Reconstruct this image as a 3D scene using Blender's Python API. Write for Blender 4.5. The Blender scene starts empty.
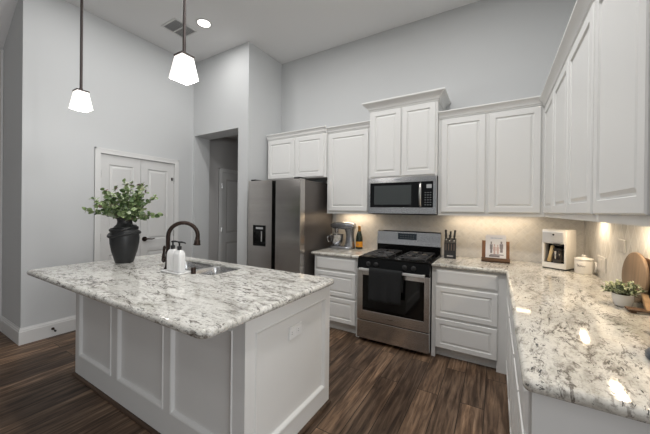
import bpy, bmesh, math, random
from mathutils import Vector, Matrix
random.seed(7)
scn = bpy.context.scene
COL = scn.collection
PI = math.pi

# ------------------------------------------------------------------ camera
cd = bpy.data.cameras.new('camera')
cam = bpy.data.objects.new('camera', cd)
COL.objects.link(cam)
ya, pi_, ro = 0.5385, -0.0028, 0.011
fw = Vector((-math.sin(ya)*math.cos(pi_), math.cos(ya)*math.cos(pi_), math.sin(pi_)))
rr = Vector((math.cos(ya), math.sin(ya), 0))
uu = rr.cross(fw)
r2 = rr*math.cos(ro) + uu*math.sin(ro)
u2 = -rr*math.sin(ro) + uu*math.cos(ro)
M4 = Matrix((r2, u2, -fw)).transposed().to_4x4()
M4.translation = Vector((1.3032, -3.5694, 1.4091))
cam.matrix_world = M4
cd.sensor_fit = 'HORIZONTAL'
cd.sensor_width = 36.0
cd.lens = 287.735*36/650
cd.shift_y = -5.61/650
cd.clip_start = 0.02
scn.camera = cam

# ------------------------------------------------------------------ world, lights, exposure
world = bpy.data.worlds.new('world')
scn.world = world
world.use_nodes = True
bg = world.node_tree.nodes['Background']
bg.inputs[0].default_value = (0.80, 0.90, 1.0, 1)
bg.inputs[1].default_value = 0.15
scn.view_settings.view_transform = 'Standard'
scn.view_settings.look = 'None'
scn.view_settings.gamma = 1.0
scn.view_settings.use_curve_mapping = False
scn.view_settings.exposure = 0.0
scn.cycles.use_denoising = True
scn.cycles.max_bounces = 8
scn.cycles.sample_clamp_indirect = 6.0

def area(name, loc, target, sx, sy, power, color=(1, 1, 1), spread=180):
    l = bpy.data.lights.new(name, 'AREA')
    l.shape = 'RECTANGLE'
    l.size, l.size_y = sx, sy
    l.energy = power
    l.color = color
    l.spread = math.radians(spread)
    o = bpy.data.objects.new(name, l)
    COL.objects.link(o)
    o.location = loc
    d = Vector(target) - Vector(loc)
    o.rotation_euler = d.to_track_quat('-Z', 'Y').to_euler()
    return o

DAY = (0.94, 0.97, 1.0)
CANC = (1.0, 0.985, 0.968)
WARM = (1.0, 0.80, 0.56)
# daylight from an unseen nook added on the right to light the island end, and through the far front windows
area('unseen_daylight', (4.60, -4.55, 1.55), (0.25, -2.6, 1.35), 2.9, 2.1, 80, DAY)
area('unseen_daylight', (-1.5, -8.10, 1.6), (-1.5, 0, 1.5), 4.2, 2.2, 4, DAY)
CANS_AND_FILL = [(-1.86, -1.27, 0.4), (0.95, -1.27, 0.42), (-0.46, -1.27, 0.62), (-1.95, -2.38, 0.5), (-0.46, -2.38, 0.6), (1.05, -2.38, 1.75), (0.6, -4.6, 0.3), (-1.9, -4.9, 0.4), (-1.9, -6.6, 0.4), (0.6, -6.6, 0.3)]  # only the first can is in view; the others are added fill lamps
CAN_POWER = 18
UC_POWER = 0.34

# ------------------------------------------------------------------ materials
def new_mat(name):
    m = bpy.data.materials.new(name)
    m.use_nodes = True
    nt = m.node_tree
    return m, nt, nt.nodes['Principled BSDF']

def mat(name, col, rough=0.5, metal=0.0, spec=0.5, bump=0.0, bscale=200, vary=0.0, vscale=6, coat=0.0, emit=None, estr=0, trans=0.0, ior=1.45):
    m, nt, b = new_mat(name)
    b.inputs['Base Color'].default_value = (*col, 1)
    b.inputs['Roughness'].default_value = rough
    b.inputs['Metallic'].default_value = metal
    b.inputs['Specular IOR Level'].default_value = spec
    b.inputs['Coat Weight'].default_value = coat
    b.inputs['Transmission Weight'].default_value = trans
    b.inputs['IOR'].default_value = ior
    if emit:
        b.inputs['Emission Color'].default_value = (*emit, 1)
        b.inputs['Emission Strength'].default_value = estr
    tc = nt.nodes.new('ShaderNodeTexCoord')
    if bump:
        n = nt.nodes.new('ShaderNodeTexNoise')
        n.inputs['Scale'].default_value = bscale
        n.inputs['Detail'].default_value = 4
        nt.links.new(tc.outputs['Object'], n.inputs['Vector'])
        bp = nt.nodes.new('ShaderNodeBump')
        bp.inputs['Strength'].default_value = bump
        bp.inputs['Distance'].default_value = 0.002
        nt.links.new(n.outputs[0], bp.inputs['Height'])
        nt.links.new(bp.outputs[0], b.inputs['Normal'])
    if vary:
        n = nt.nodes.new('ShaderNodeTexNoise')
        n.inputs['Scale'].default_value = vscale
        n.inputs['Detail'].default_value = 5
        nt.links.new(tc.outputs['Object'], n.inputs['Vector'])
        mx = nt.nodes.new('ShaderNodeMix')
        mx.data_type = 'RGBA'
        mx.inputs[6].default_value = (*[max(0, c*(1-vary)) for c in col], 1)
        mx.inputs[7].default_value = (*[min(1, c*(1+vary)) for c in col], 1)
        nt.links.new(n.outputs[0], mx.inputs[0])
        nt.links.new(mx.outputs[2], b.inputs['Base Color'])
    return m

def node(nt, t, **kw):
    n = nt.nodes.new(t)
    for k, v in kw.items():
        setattr(n, k, v)
    return n

def ramp(nt, fac, stops, interp='LINEAR'):
    r = nt.nodes.new('ShaderNodeValToRGB')
    r.color_ramp.interpolation = interp
    e = r.color_ramp.elements
    while len(e) < len(stops):
        e.new(0.5)
    for i, (p, c) in enumerate(stops):
        e[i].position = p
        e[i].color = (*c, 1) if len(c) == 3 else c
    nt.links.new(fac, r.inputs[0])
    return r

def mixc(nt, fac, a, b, mode='MIX'):
    mx = nt.nodes.new('ShaderNodeMix')
    mx.data_type = 'RGBA'
    mx.blend_type = mode
    for i, v in ((0, fac), (6, a), (7, b)):
        if isinstance(v, (int, float)):
            mx.inputs[i].default_value = v
        elif isinstance(v, tuple):
            mx.inputs[i].default_value = (*v, 1)
        else:
            nt.links.new(v, mx.inputs[i])
    return mx.outputs[2]

def granite(name, along, seed, gain=(1.0, 1.0, 0.985), smudge=0.95):
    m, nt, b = new_mat(name)
    tc = node(nt, 'ShaderNodeTexCoord')
    mp = node(nt, 'ShaderNodeMapping')
    mp.inputs['Location'].default_value = (seed, seed*0.7, 0)
    nt.links.new(tc.outputs['Object'], mp.inputs['Vector'])
    st = node(nt, 'ShaderNodeMapping')
    st.inputs['Rotation'].default_value = (0, 0, along)
    nt.links.new(mp.outputs[0], st.inputs['Vector'])
    st2 = node(nt, 'ShaderNodeMapping')
    st2.inputs['Scale'].default_value = (0.34, 1.0, 1.0)
    nt.links.new(st.outputs[0], st2.inputs['Vector'])
    def noise(scale, detail, rough, dist, vec):
        n = node(nt, 'ShaderNodeTexNoise')
        n.inputs['Scale'].default_value = scale
        n.inputs['Detail'].default_value = detail
        n.inputs['Roughness'].default_value = rough
        n.inputs['Distortion'].default_value = dist
        nt.links.new(vec, n.inputs['Vector'])
        return n.outputs[0]
    S = st2.outputs[0]; O = mp.outputs[0]
    def mul(a_, k):
        f = node(nt, 'ShaderNodeMath', operation='MULTIPLY')
        nt.links.new(a_, f.inputs[0])
        if isinstance(k, (int, float)): f.inputs[1].default_value = k
        else: nt.links.new(k, f.inputs[1])
        return f.outputs[0]
    # cloudy cream and pale grey ground
    base = ramp(nt, noise(14, 6, 0.65, 0.4, S), [(0.30, (0.36, 0.345, 0.32)), (0.41, (0.60, 0.585, 0.55)), (0.53, (0.75, 0.74, 0.71)), (0.68, (0.72, 0.705, 0.67)), (0.82, (0.56, 0.50, 0.42))])
    c = base.outputs[0]
    cells = ramp(nt, noise(75, 4, 0.65, 0.0, O), [(0.34, (0.66, 0.64, 0.62)), (0.44, (0.98, 0.98, 0.97)), (0.66, (1.08, 1.08, 1.08))])
    c = mixc(nt, 1.0, c, cells.outputs[0], 'MULTIPLY')
    # where the dark minerals gather, in drifts along the slab
    drift = ramp(nt, noise(3.2, 4, 0.6, 0.8, S), [(0.40, (0.12,)*3), (0.58, (1, 1, 1))]).outputs[0]
    # grey brown smudges
    v1 = ramp(nt, noise(44, 9, 0.74, 0.7, S), [(0.53, (0, 0, 0)), (0.60, (1, 1, 1))]).outputs[0]
    c = mixc(nt, mul(mul(v1, drift), smudge), c, (0.135, 0.115, 0.10))
    # long thin dark veins running with the slab
    vn = noise(5.5, 7, 0.62, 0.9, S)
    ab = node(nt, 'ShaderNodeMath', operation='SUBTRACT'); nt.links.new(vn, ab.inputs[0]); ab.inputs[1].default_value = 0.5
    ab2 = node(nt, 'ShaderNodeMath', operation='ABSOLUTE'); nt.links.new(ab.outputs[0], ab2.inputs[0])
    vein = ramp(nt, ab2.outputs[0], [(0.004, (1, 1, 1)), (0.018, (0, 0, 0))]).outputs[0]
    brk = ramp(nt, noise(20, 5, 0.65, 0.3, S), [(0.46, (0, 0, 0)), (0.58, (1, 1, 1))]).outputs[0]
    c = mixc(nt, mul(mul(vein, brk), 0.8), c, (0.085, 0.068, 0.055))
    # black mineral clots and fine pepper
    v2 = ramp(nt, noise(62, 7, 0.70, 0.5, S), [(0.59, (0, 0, 0)), (0.615, (1, 1, 1))]).outputs[0]
    c = mixc(nt, mul(v2, drift), c, (0.022, 0.019, 0.020))
    v3 = ramp(nt, noise(130, 3, 0.6, 0.0, O), [(0.63, (0, 0, 0)), (0.70, (1, 1, 1))]).outputs[0]
    c = mixc(nt, mul(v3, 0.55), c, (0.12, 0.10, 0.09))
    c = mixc(nt, 1.0, c, tuple(gain), 'MULTIPLY')
    nt.links.new(c, b.inputs['Base Color'])
    b.inputs['Roughness'].default_value = 0.07
    b.inputs['Specular IOR Level'].default_value = 0.55
    return m

def planks(name):
    m, nt, b = new_mat(name)
    tc = node(nt, 'ShaderNodeTexCoord')
    mp = node(nt, 'ShaderNodeMapping')
    mp.inputs['Rotation'].default_value = (0, 0, PI/2)
    nt.links.new(tc.outputs['Object'], mp.inputs['Vector'])
    br = node(nt, 'ShaderNodeTexBrick')
    br.offset = 0.37; br.offset_frequency = 2
    br.inputs['Scale'].default_value = 1.0
    br.inputs['Brick Width'].default_value = 1.22
    br.inputs['Row Height'].default_value = 0.155
    br.inputs['Mortar Size'].default_value = 0.0028
    br.inputs['Mortar Smooth'].default_value = 0.2
    br.inputs['Bias'].default_value = 0.0
    br.inputs['Color1'].default_value = (0, 0, 0, 1)
    br.inputs['Color2'].default_value = (1, 1, 1, 1)
    br.inputs['Mortar'].default_value = (0.5, 0.5, 0.5, 1)
    nt.links.new(mp.outputs[0], br.inputs['Vector'])
    # per-plank offset so that the grain does not run on from board to board
    cmb = node(nt, 'ShaderNodeVectorMath', operation='MULTIPLY_ADD')
    cmb.inputs[1].default_value = (7.0, 3.0, 5.0)
    nt.links.new(br.outputs['Color'], cmb.inputs[0])
    nt.links.new(mp.outputs[0], cmb.inputs[2])
    s = node(nt, 'ShaderNodeMapping')
    s.inputs['Scale'].default_value = (0.085, 1.0, 1.0)
    nt.links.new(cmb.outputs[0], s.inputs['Vector'])
    n1 = node(nt, 'ShaderNodeTexNoise')
    n1.inputs['Scale'].default_value = 34; n1.inputs['Detail'].default_value = 10; n1.inputs['Roughness'].default_value = 0.62; n1.inputs['Distortion'].default_value = 0.5
    nt.links.new(s.outputs[0], n1.inputs['Vector'])
    s2 = node(nt, 'ShaderNodeMapping')
    s2.inputs['Scale'].default_value = (0.16, 1.0, 1.0)
    nt.links.new(cmb.outputs[0], s2.inputs['Vector'])
    n2 = node(nt, 'ShaderNodeTexNoise')
    n2.inputs['Scale'].default_value = 9; n2.inputs['Detail'].default_value = 5; n2.inputs['Distortion'].default_value = 1.2
    nt.links.new(s2.outputs[0], n2.inputs['Vector'])
    g = ramp(nt, n1.outputs[0], [(0.28, (0.030, 0.018, 0.012)), (0.45, (0.105, 0.068, 0.045)), (0.58, (0.205, 0.140, 0.095)), (0.76, (0.36, 0.265, 0.190))])
    tone = ramp(nt, br.outputs['Color'], [(0.0, (0.42, 0.39, 0.38)), (0.16, (0.74, 0.70, 0.665)), (0.5, (1.02, 0.965, 0.915)), (1.0, (1.38, 1.30, 1.21))])
    c = mixc(nt, 1.0, g.outputs[0], tone.outputs[0], 'MULTIPLY')
    k = ramp(nt, n2.outputs[0], [(0.30, (0.55, 0.52, 0.50)), (0.52, (1, 1, 1)), (0.72, (1.30, 1.25, 1.18))])
    c = mixc(nt, 1.0, c, k.outputs[0], 'MULTIPLY')
    c = mixc(nt, br.outputs['Fac'], c, (0.012, 0.008, 0.006))
    nt.links.new(c, b.inputs['Base Color'])
    rg = ramp(nt, n1.outputs[0], [(0.3, (0.50,)*3), (0.7, (0.40,)*3)])
    nt.links.new(rg.outputs[0], b.inputs['Roughness'])
    b.inputs['Specular IOR Level'].default_value = 0.3
    bp = node(nt, 'ShaderNodeBump')
    bp.inputs['Strength'].default_value = 0.25; bp.inputs['Distance'].default_value = 0.002
    nt.links.new(n1.outputs[0], bp.inputs['Height'])
    nt.links.new(bp.outputs[0], b.inputs['Normal'])
    return m

def diamond_tile(name, u, w, h, tint=0.10, joint=(0.80, 0.79, 0.77)):
    """tall rhombus mosaic; u = 0 / 1 picks the horizontal axis of the wall"""
    m, nt, b = new_mat(name)
    tc = node(nt, 'ShaderNodeTexCoord')
    sp = node(nt, 'ShaderNodeSeparateXYZ')
    nt.links.new(tc.outputs['Object'], sp.inputs[0])
    def mth(op, a, bb=None):
        n = node(nt, 'ShaderNodeMath', operation=op)
        for i, v in ((0, a), (1, bb)):
            if v is None: continue
            if isinstance(v, (int, float)): n.inputs[i].default_value = v
            else: nt.links.new(v, n.inputs[i])
        return n.outputs[0]
    a = mth('DIVIDE', sp.outputs[u], w)
    z = mth('DIVIDE', sp.outputs[2], h)
    p = mth('ADD', a, z); q = mth('SUBTRACT', a, z)
    def edge(x):
        f = mth('FRACT', x)
        d = mth('ABSOLUTE', mth('SUBTRACT', f, 0.5))
        return mth('GREATER_THAN', d, 0.468)
    line = mth('MAXIMUM', edge(p), edge(q))
    cmb = node(nt, 'ShaderNodeCombineXYZ')
    nt.links.new(mth('FLOOR', p), cmb.inputs[0]); nt.links.new(mth('FLOOR', q), cmb.inputs[1])
    wn = node(nt, 'ShaderNodeTexWhiteNoise')
    nt.links.new(cmb.outputs[0], wn.inputs[0])
    tone = ramp(nt, wn.outputs[0], [(0.0, (0.66-tint, 0.645-tint, 0.62-tint)), (0.3, (0.68, 0.665, 0.64)), (0.75, (0.71, 0.695, 0.67)), (1.0, (0.70-tint/2, 0.675-tint/2, 0.64-tint/2))])
    n1 = node(nt, 'ShaderNodeTexNoise')
    n1.inputs['Scale'].default_value = 14; n1.inputs['Detail'].default_value = 6; n1.inputs['Distortion'].default_value = 1.5
    nt.links.new(tc.outputs['Object'], n1.inputs['Vector'])
    vein = ramp(nt, n1.outputs[0], [(0.35, (0.88, 0.88, 0.88)), (0.5, (1, 1, 1)), (0.7, (0.94, 0.92, 0.88))])
    c = mixc(nt, 1.0, tone.outputs[0], vein.outputs[0], 'MULTIPLY')
    c = mixc(nt, line, c, joint)
    nt.links.new(c, b.inputs['Base Color'])
    b.inputs['Roughness'].default_value = 0.28
    bp = node(nt, 'ShaderNodeBump')
    bp.inputs['Strength'].default_value = 0.12; bp.inputs['Distance'].default_value = 0.001
    bp.invert = True
    nt.links.new(line, bp.inputs['Height']); nt.links.new(bp.outputs[0], b.inputs['Normal'])
    return m

def brushed(name, col, rough, axis, amt=0.16):
    m, nt, b = new_mat(name)
    tc = node(nt, 'ShaderNodeTexCoord')
    mp = node(nt, 'ShaderNodeMapping')
    sc = [0.7, 0.7, 0.7]
    for i in range(3):
        if i != axis: sc[i] = 14
    mp.inputs['Scale'].default_value = sc
    nt.links.new(tc.outputs['Object'], mp.inputs['Vector'])
    n = node(nt, 'ShaderNodeTexNoise')
    n.inputs['Scale'].default_value = 1.0; n.inputs['Detail'].default_value = 3
    nt.links.new(mp.outputs[0], n.inputs['Vector'])
    c = mixc(nt, n.outputs[0], tuple(x*(1-amt) for x in col), tuple(min(1, x*(1+amt)) for x in col))  # long soft bands in the colour imitate reflections on the steel fronts
    nt.links.new(c, b.inputs['Base Color'])
    rg = ramp(nt, n.outputs[0], [(0.2, (rough*0.9,)*3), (0.8, (rough*1.1,)*3)])
    nt.links.new(rg.outputs[0], b.inputs['Roughness'])
    b.inputs['Metallic'].default_value = 1.0
    return m

def leaf_mat(name, stops, rough=0.45):
    m, nt, b = new_mat(name)
    g = node(nt, 'ShaderNodeNewGeometry')
    r = ramp(nt, g.outputs['Random Per Island'], stops)
    nt.links.new(r.outputs[0], b.inputs['Base Color'])
    b.inputs['Roughness'].default_value = rough
    return m

def wood(name, dark, light, axis=0, scale=30, rough=0.5):
    m, nt, b = new_mat(name)
    tc = node(nt, 'ShaderNodeTexCoord')
    mp = node(nt, 'ShaderNodeMapping')
    sc = [1.0, 1.0, 1.0]; sc[axis] = 0.08
    mp.inputs['Scale'].default_value = sc
    nt.links.new(tc.outputs['Object'], mp.inputs['Vector'])
    n = node(nt, 'ShaderNodeTexNoise')
    n.inputs['Scale'].default_value = scale; n.inputs['Detail'].default_value = 6; n.inputs['Distortion'].default_value = 0.8
    nt.links.new(mp.outputs[0], n.inputs['Vector'])
    r = ramp(nt, n.outputs[0], [(0.3, dark), (0.7, light)])
    nt.links.new(r.outputs[0], b.inputs['Base Color'])
    b.inputs['Roughness'].default_value = rough
    return m

MT = dict(
    wall=mat('wall_paint', (0.615, 0.627, 0.630), 0.75, bump=0.25, bscale=160),
    ceil=mat('ceiling_paint', (0.82, 0.82, 0.82), 0.85, bump=0.2, bscale=140),
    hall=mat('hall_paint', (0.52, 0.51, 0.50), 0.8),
    trim=mat('trim_paint', (0.74, 0.74, 0.73), 0.35),
    door=mat('door_paint', (0.68, 0.68, 0.67), 0.4),
    cab=mat('cabinet_paint', (0.77, 0.77, 0.755), 0.36),
    floor=planks('floor_planks'),
    gran_i=granite('granite_island', 0.06, 3.1),
    gran_c=granite('granite_counter', PI/2 + 0.12, 8.3, (0.88, 0.865, 0.83), 0.6),
    tile_b=diamond_tile('tile_back', 0, 0.075, 0.075, 0.0, (0.725, 0.71, 0.685)),
    tile_r=diamond_tile('tile_right', 1, 0.105, 0.19, 0.09),
    steel=brushed('sheen_banded_steel', (0.64, 0.63, 0.62), 0.24, 0),
    steel_d=brushed('dark_sheen_banded_steel', (0.50, 0.475, 0.455), 0.22, 0),
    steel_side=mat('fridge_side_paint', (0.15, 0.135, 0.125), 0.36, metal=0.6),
    sink=brushed('sink_steel', (0.66, 0.66, 0.66), 0.25, 1),
    black=mat('black_enamel', (0.005, 0.005, 0.005), 0.12, spec=0.22),
    black_m=mat('black_matte', (0.018, 0.018, 0.019), 0.5),
    iron=mat('cast_iron', (0.085, 0.085, 0.088), 0.3, metal=0.55, spec=0.6),
    glass_d=mat('dark_glass', (0.004, 0.004, 0.004), 0.05, spec=0.4),
    bronze=mat('oil_rubbed_bronze', (0.040, 0.026, 0.021), 0.28, metal=0.7),
    rod=mat('pendant_bronze', (0.085, 0.070, 0.066), 0.4, metal=0.5),
    white=mat('white_plastic', (0.82, 0.82, 0.81), 0.35),
    ceramic=mat('white_ceramic', (0.84, 0.84, 0.83), 0.14),
    cream=mat('cream_plastic', (0.78, 0.755, 0.71), 0.3),
    cream_c=mat('cream_ceramic', (0.80, 0.775, 0.73), 0.25),
    towel=mat('charcoal_terry', (0.013, 0.014, 0.015), 0.95, bump=0.8, bscale=420),
    vase=mat('charcoal_earthenware', (0.022, 0.023, 0.024), 0.42, bump=0.6, bscale=38, vary=0.6, vscale=9),
    leaf=leaf_mat('eucalyptus_leaf', [(0.0, (.055, .085, .035)), (.2, (.10, .17, .06)), (.40, (.23, .32, .13)), (.62, (.33, .41, .21)), (.80, (.48, .54, .39)), (.88, (.20, .24, .13)), (.93, (.20, .12, .10)), (1.0, (.36, .29, .26))], .4),
    leaf_p=leaf_mat('pale_leaf', [(0.0, (.12, .17, .07)), (.35, (.34, .40, .23)), (.7, (.54, .58, .42)), (1.0, (.74, .75, .62))]),
    stem=mat('stem', (0.10, 0.075, 0.04), 0.6),
    soil=mat('soil', (0.03, 0.022, 0.016), 0.9, bump=0.8, bscale=300),
    shade=mat('opal_glass', (0.92, 0.91, 0.88), 0.25, emit=(1.0, 0.955, 0.90), estr=1.1),
    led=mat('led_lens', (0.9, 0.9, 0.9), 0.4, emit=(1.0, 0.96, 0.90), estr=6.0),
    vent=mat('vent_dark', (0.30, 0.30, 0.30), 0.7),
    silver=mat('mixer_silver', (0.36, 0.37, 0.39), 0.25, metal=0.85),
    chrome=mat('chrome', (0.62, 0.62, 0.63), 0.12, metal=1.0),
    bottle=mat('dark_green_glass', (0.010, 0.022, 0.012), 0.06, spec=0.7),
    orange=mat('orange_label', (0.90, 0.36, 0.025), 0.5),
    foil=mat('amber_foil', (0.55, 0.27, 0.07), 0.35, metal=0.5),
    paper=mat('book_cover', (0.80, 0.77, 0.75), 0.45),
    ink=mat('book_ink', (0.25, 0.22, 0.22), 0.6),
    ink_b=mat('book_title_ink', (0.50, 0.52, 0.58), 0.6),
    ink_p=mat('book_pink_ink', (0.58, 0.42, 0.38), 0.6),
    wood=wood('walnut_stand', (0.15, 0.06, 0.025), (0.27, 0.12, 0.05), 2),
    wood_d=wood('dark_stand', (0.06, 0.032, 0.018), (0.16, 0.085, 0.045), 0),
    board=wood('board_wood', (0.16, 0.105, 0.065), (0.27, 0.185, 0.12), 2, 22),
    board_l=wood('board_pale', (0.36, 0.22, 0.11), (0.52, 0.34, 0.19), 1, 22),
    shoe=wood('shoe_molding', (0.040, 0.022, 0.013), (0.10, 0.058, 0.034), 0, 20),
    display=mat('display', (0.015, 0.017, 0.02), 0.1, emit=(0.55, 0.75, 0.9), estr=0.02),
    glyph=mat('panel_print', (0.42, 0.43, 0.44), 0.5),
    coffee=mat('coffee_glass', (0.02, 0.015, 0.012), 0.05, spec=0.7),
    tan=mat('tan_scoop', (0.55, 0.40, 0.20), 0.5),
    plate=mat('plate_almond', (0.66, 0.64, 0.61), 0.35),
    glass=mat('window_glass', (1, 1, 1), 0.0, trans=1.0, ior=1.05),
)

# ------------------------------------------------------------------ mesh helpers
class MB:
    def __init__(s):
        s.bm = bmesh.new()
    def box(s, a, b, bev=0.0, seg=2):
        x0, y0, z0 = [min(p, q) for p, q in zip(a, b)]
        x1, y1, z1 = [max(p, q) for p, q in zip(a, b)]
        v = [s.bm.verts.new(p) for p in ((x0, y0, z0), (x1, y0, z0), (x1, y1, z0), (x0, y1, z0), (x0, y0, z1), (x1, y0, z1), (x1, y1, z1), (x0, y1, z1))]
        f = [s.bm.faces.new([v[i] for i in q]) for q in ((0, 3, 2, 1), (4, 5, 6, 7), (0, 1, 5, 4), (1, 2, 6, 5), (2, 3, 7, 6), (3, 0, 4, 7))]
        if bev:
            es = {e for k in f for e in k.edges}
            bmesh.ops.bevel(s.bm, geom=list(es), offset=bev, segments=seg, profile=0.5, affect='EDGES')
        return s
    def loft(s, loops, cap0=True, cap1=True, closed=True):
        L = [[s.bm.verts.new(p) for p in lp] for lp in loops]
        n = len(L[0])
        for a, b in zip(L, L[1:]):
            for i in range(n if closed else n-1):
                j = (i+1) % n
                s.bm.faces.new((a[i], a[j], b[j], b[i]))
        if cap0 and closed: s.bm.faces.new(list(reversed(L[0])))
        if cap1 and closed: s.bm.faces.new(L[-1])
        return L
    def panel(s, o, u, v, n, w, h, loops):
        """nested rectangles (inset, height along n) lofted together: raised or sunk panels"""
        o, u, v, n = Vector(o), Vector(u), Vector(v), Vector(n)
        L = []
        for ins, d in loops:
            L.append([o+u*ins+v*ins+n*d, o+u*(w-ins)+v*ins+n*d, o+u*(w-ins)+v*(h-ins)+n*d, o+u*ins+v*(h-ins)+n*d])
        s.loft(L)
        return s
    def lathe(s, prof, c=(0, 0, 0), n=32, cap0=True, cap1=True, sx=1.0, sy=1.0):
        c = Vector(c)
        s.loft([[c+Vector((r*sx*math.cos(2*PI*i/n), r*sy*math.sin(2*PI*i/n), z)) for i in range(n)] for r, z in prof], cap0, cap1)
        return s
    def cyl(s, a, b, r, n=16, r1=None):
        return s.tube([a, b], r, n, radii=[r, r if r1 is None else r1])
    def tube(s, pts, r, n=10, radii=None, cap=True):
        pts = [Vector(p) for p in pts]
        radii = radii or [r]*len(pts)
        t0 = (pts[1]-pts[0]).normalized()
        up = Vector((0, 0, 1)) if abs(t0.z) < 0.9 else Vector((1, 0, 0))
        x = t0.cross(up).normalized()
        loops = []
        for i, p in enumerate(pts):
            t = (pts[min(i+1, len(pts)-1)]-pts[max(i-1, 0)]).normalized()
            x = (x - t*x.dot(t)).normalized()
            y = t.cross(x)
            loops.append([p+(x*math.cos(2*PI*k/n)+y*math.sin(2*PI*k/n))*radii[i] for k in range(n)])
        s.loft(loops, cap, cap)
        return s
    def prism(s, poly, d, axis):
        """polygon given in 3-D, swept by vector d"""
        d = Vector(d)
        p = [Vector(q) for q in poly]
        s.loft([p, [q+d for q in p]])
        return s
    def build(s, name, m, parent=None, smooth=None, local=False, flat_caps=False):
        bmesh.ops.remove_doubles(s.bm, verts=s.bm.verts, dist=1e-6)
        bmesh.ops.recalc_face_normals(s.bm, faces=s.bm.faces)
        off = Vector((0, 0, 0))
        if parent is not None and not local:
            p = parent
            while p is not None:
                off += p.location
                p = p.parent
        if off.length: bmesh.ops.translate(s.bm, verts=s.bm.verts, vec=-off)
        me = bpy.data.meshes.new(name)
        s.bm.to_mesh(me); s.bm.free()
        o = bpy.data.objects.new(name, me)
        me.materials.append(m)
        COL.objects.link(o)
        if parent is not None: o.parent = parent
        if smooth:
            for p in me.polygons: p.use_smooth = True
            if smooth < 3:
                bm = bmesh.new(); bm.from_mesh(me)
                for e in bm.edges:
                    if len(e.link_faces) == 2 and e.calc_face_angle(0) > smooth: e.smooth = False
                bm.to_mesh(me); bm.free()
        if flat_caps:
            for p in me.polygons:
                if abs(p.normal.z) > .9995: p.use_smooth = False
        return o

def tag(o, label=None, cat=None, group=None, kind=None):
    if label: o['label'] = label
    if cat: o['category'] = cat
    if group: o['group'] = group
    if kind: o['kind'] = kind
    return o
def thing(name, loc, label, cat, group=None):
    o = bpy.data.objects.new(name, None)
    o.empty_display_size = 0.05
    COL.objects.link(o)
    o.location = loc
    return tag(o, label, cat, group)
def struct(name, mb, m, label=None, cat=None, **kw):
    o = mb.build(name, m, **kw)
    return tag(o, label, cat, kind='structure')
SM = 0.6
def rrect(x0, y0, x1, y1, r, d=0.0, n=8):
    x0 += d; y0 += d; x1 -= d; y1 -= d; r = max(r-d, 0.0005)
    P = []
    for cx, cy, a in ((x1-r, y0+r, -PI/2), (x1-r, y1-r, 0), (x0+r, y1-r, PI/2), (x0+r, y0+r, PI)):
        for k in range(n+1):
            t = a+PI/2*k/n
            P.append((cx+r*math.cos(t), cy+r*math.sin(t)))
    return P
def offset_poly(P, d):
    """inset of a counter-clockwise outline by d along the mitred corners"""
    out = []
    n = len(P)
    for i in range(n):
        a, b, c = Vector(P[i-1]), Vector(P[i]), Vector(P[(i+1) % n])
        e1, e2 = (b-a).normalized(), (c-b).normalized()
        n1, n2 = Vector((-e1.y, e1.x)), Vector((-e2.y, e2.x))
        m = (n1+n2); m = m/max(m.dot(n1), 0.2)
        out.append(b+m*d)
    return [(p.x, p.y) for p in out]
def round_corner(a, b, c, r, n=6):
    """arc points replacing the corner b"""
    a, b, c = Vector(a), Vector(b), Vector(c)
    u, v = (a-b).normalized(), (c-b).normalized()
    ang = u.angle(v); t = r/math.tan(ang/2)
    p, q = b+u*t, b+v*t
    ctr = b+(u+v).normalized()*(r/math.sin(ang/2))
    a0 = math.atan2(p.y-ctr.y, p.x-ctr.x); a1 = math.atan2(q.y-ctr.y, q.x-ctr.x)
    d = (a1-a0+PI) % (2*PI)-PI
    return [(ctr.x+r*math.cos(a0+d*k/n), ctr.y+r*math.sin(a0+d*k/n)) for k in range(n+1)]

def slab(poly, z0, z1, hole=None, bull=None):
    """stone slab with a half-round edge and an optional cut-out"""
    mb = MB()
    t = z1-z0
    loops = []
    K = 8
    for k in range(K+1):
        a = -PI/2+PI*k/K
        d = (1-math.cos(a))*t/2
        loops.append([(x, y, (z0+z1)/2+math.sin(a)*t/2) for x, y in offset_poly(poly, d)])
    L = mb.loft(loops, False, False)
    bm = mb.bm
    def fill(outer, inner):
        es = []
        for lp in ([outer]+([inner] if inner else [])):
            for i in range(len(lp)):
                e = bm.edges.get((lp[i], lp[(i+1) % len(lp)]))
                es.append(e or bm.edges.new((lp[i], lp[(i+1) % len(lp)])))
        bmesh.ops.triangle_fill(bm, edges=es, use_beauty=True)
    if hole:
        H0 = [bm.verts.new((x, y, z0)) for x, y in hole]
        H1 = [bm.verts.new((x, y, z1)) for x, y in hole]
        for i in range(len(hole)):
            j = (i+1) % len(hole)
            bm.faces.new((H0[i], H0[j], H1[j], H1[i]))
        fill(L[0], H0); fill(L[-1], H1)
    else:
        fill(L[0], None); fill(L[-1], None)
    return mb

def crown_run(m, pts, prof):
    """sweep a crown profile (out, up) along an open polyline in plan; outward is to the right of travel"""
    n = len(pts)
    loops = []
    for i in range(n):
        p = Vector(pts[i]).to_2d()
        dirs = []
        if i > 0: dirs.append((p-Vector(pts[i-1]).to_2d()).normalized())
        if i < n-1: dirs.append((Vector(pts[i+1]).to_2d()-p).normalized())
        ns = [Vector((d.y, -d.x)) for d in dirs]
        nn = ns[0] if len(ns) == 1 else (ns[0]+ns[1])/max((ns[0]+ns[1]).dot(ns[0]), .2)
        loops.append([(p.x+nn.x*o, p.y+nn.y*o, z) for o, z in prof])
    m.loft(loops)

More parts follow.
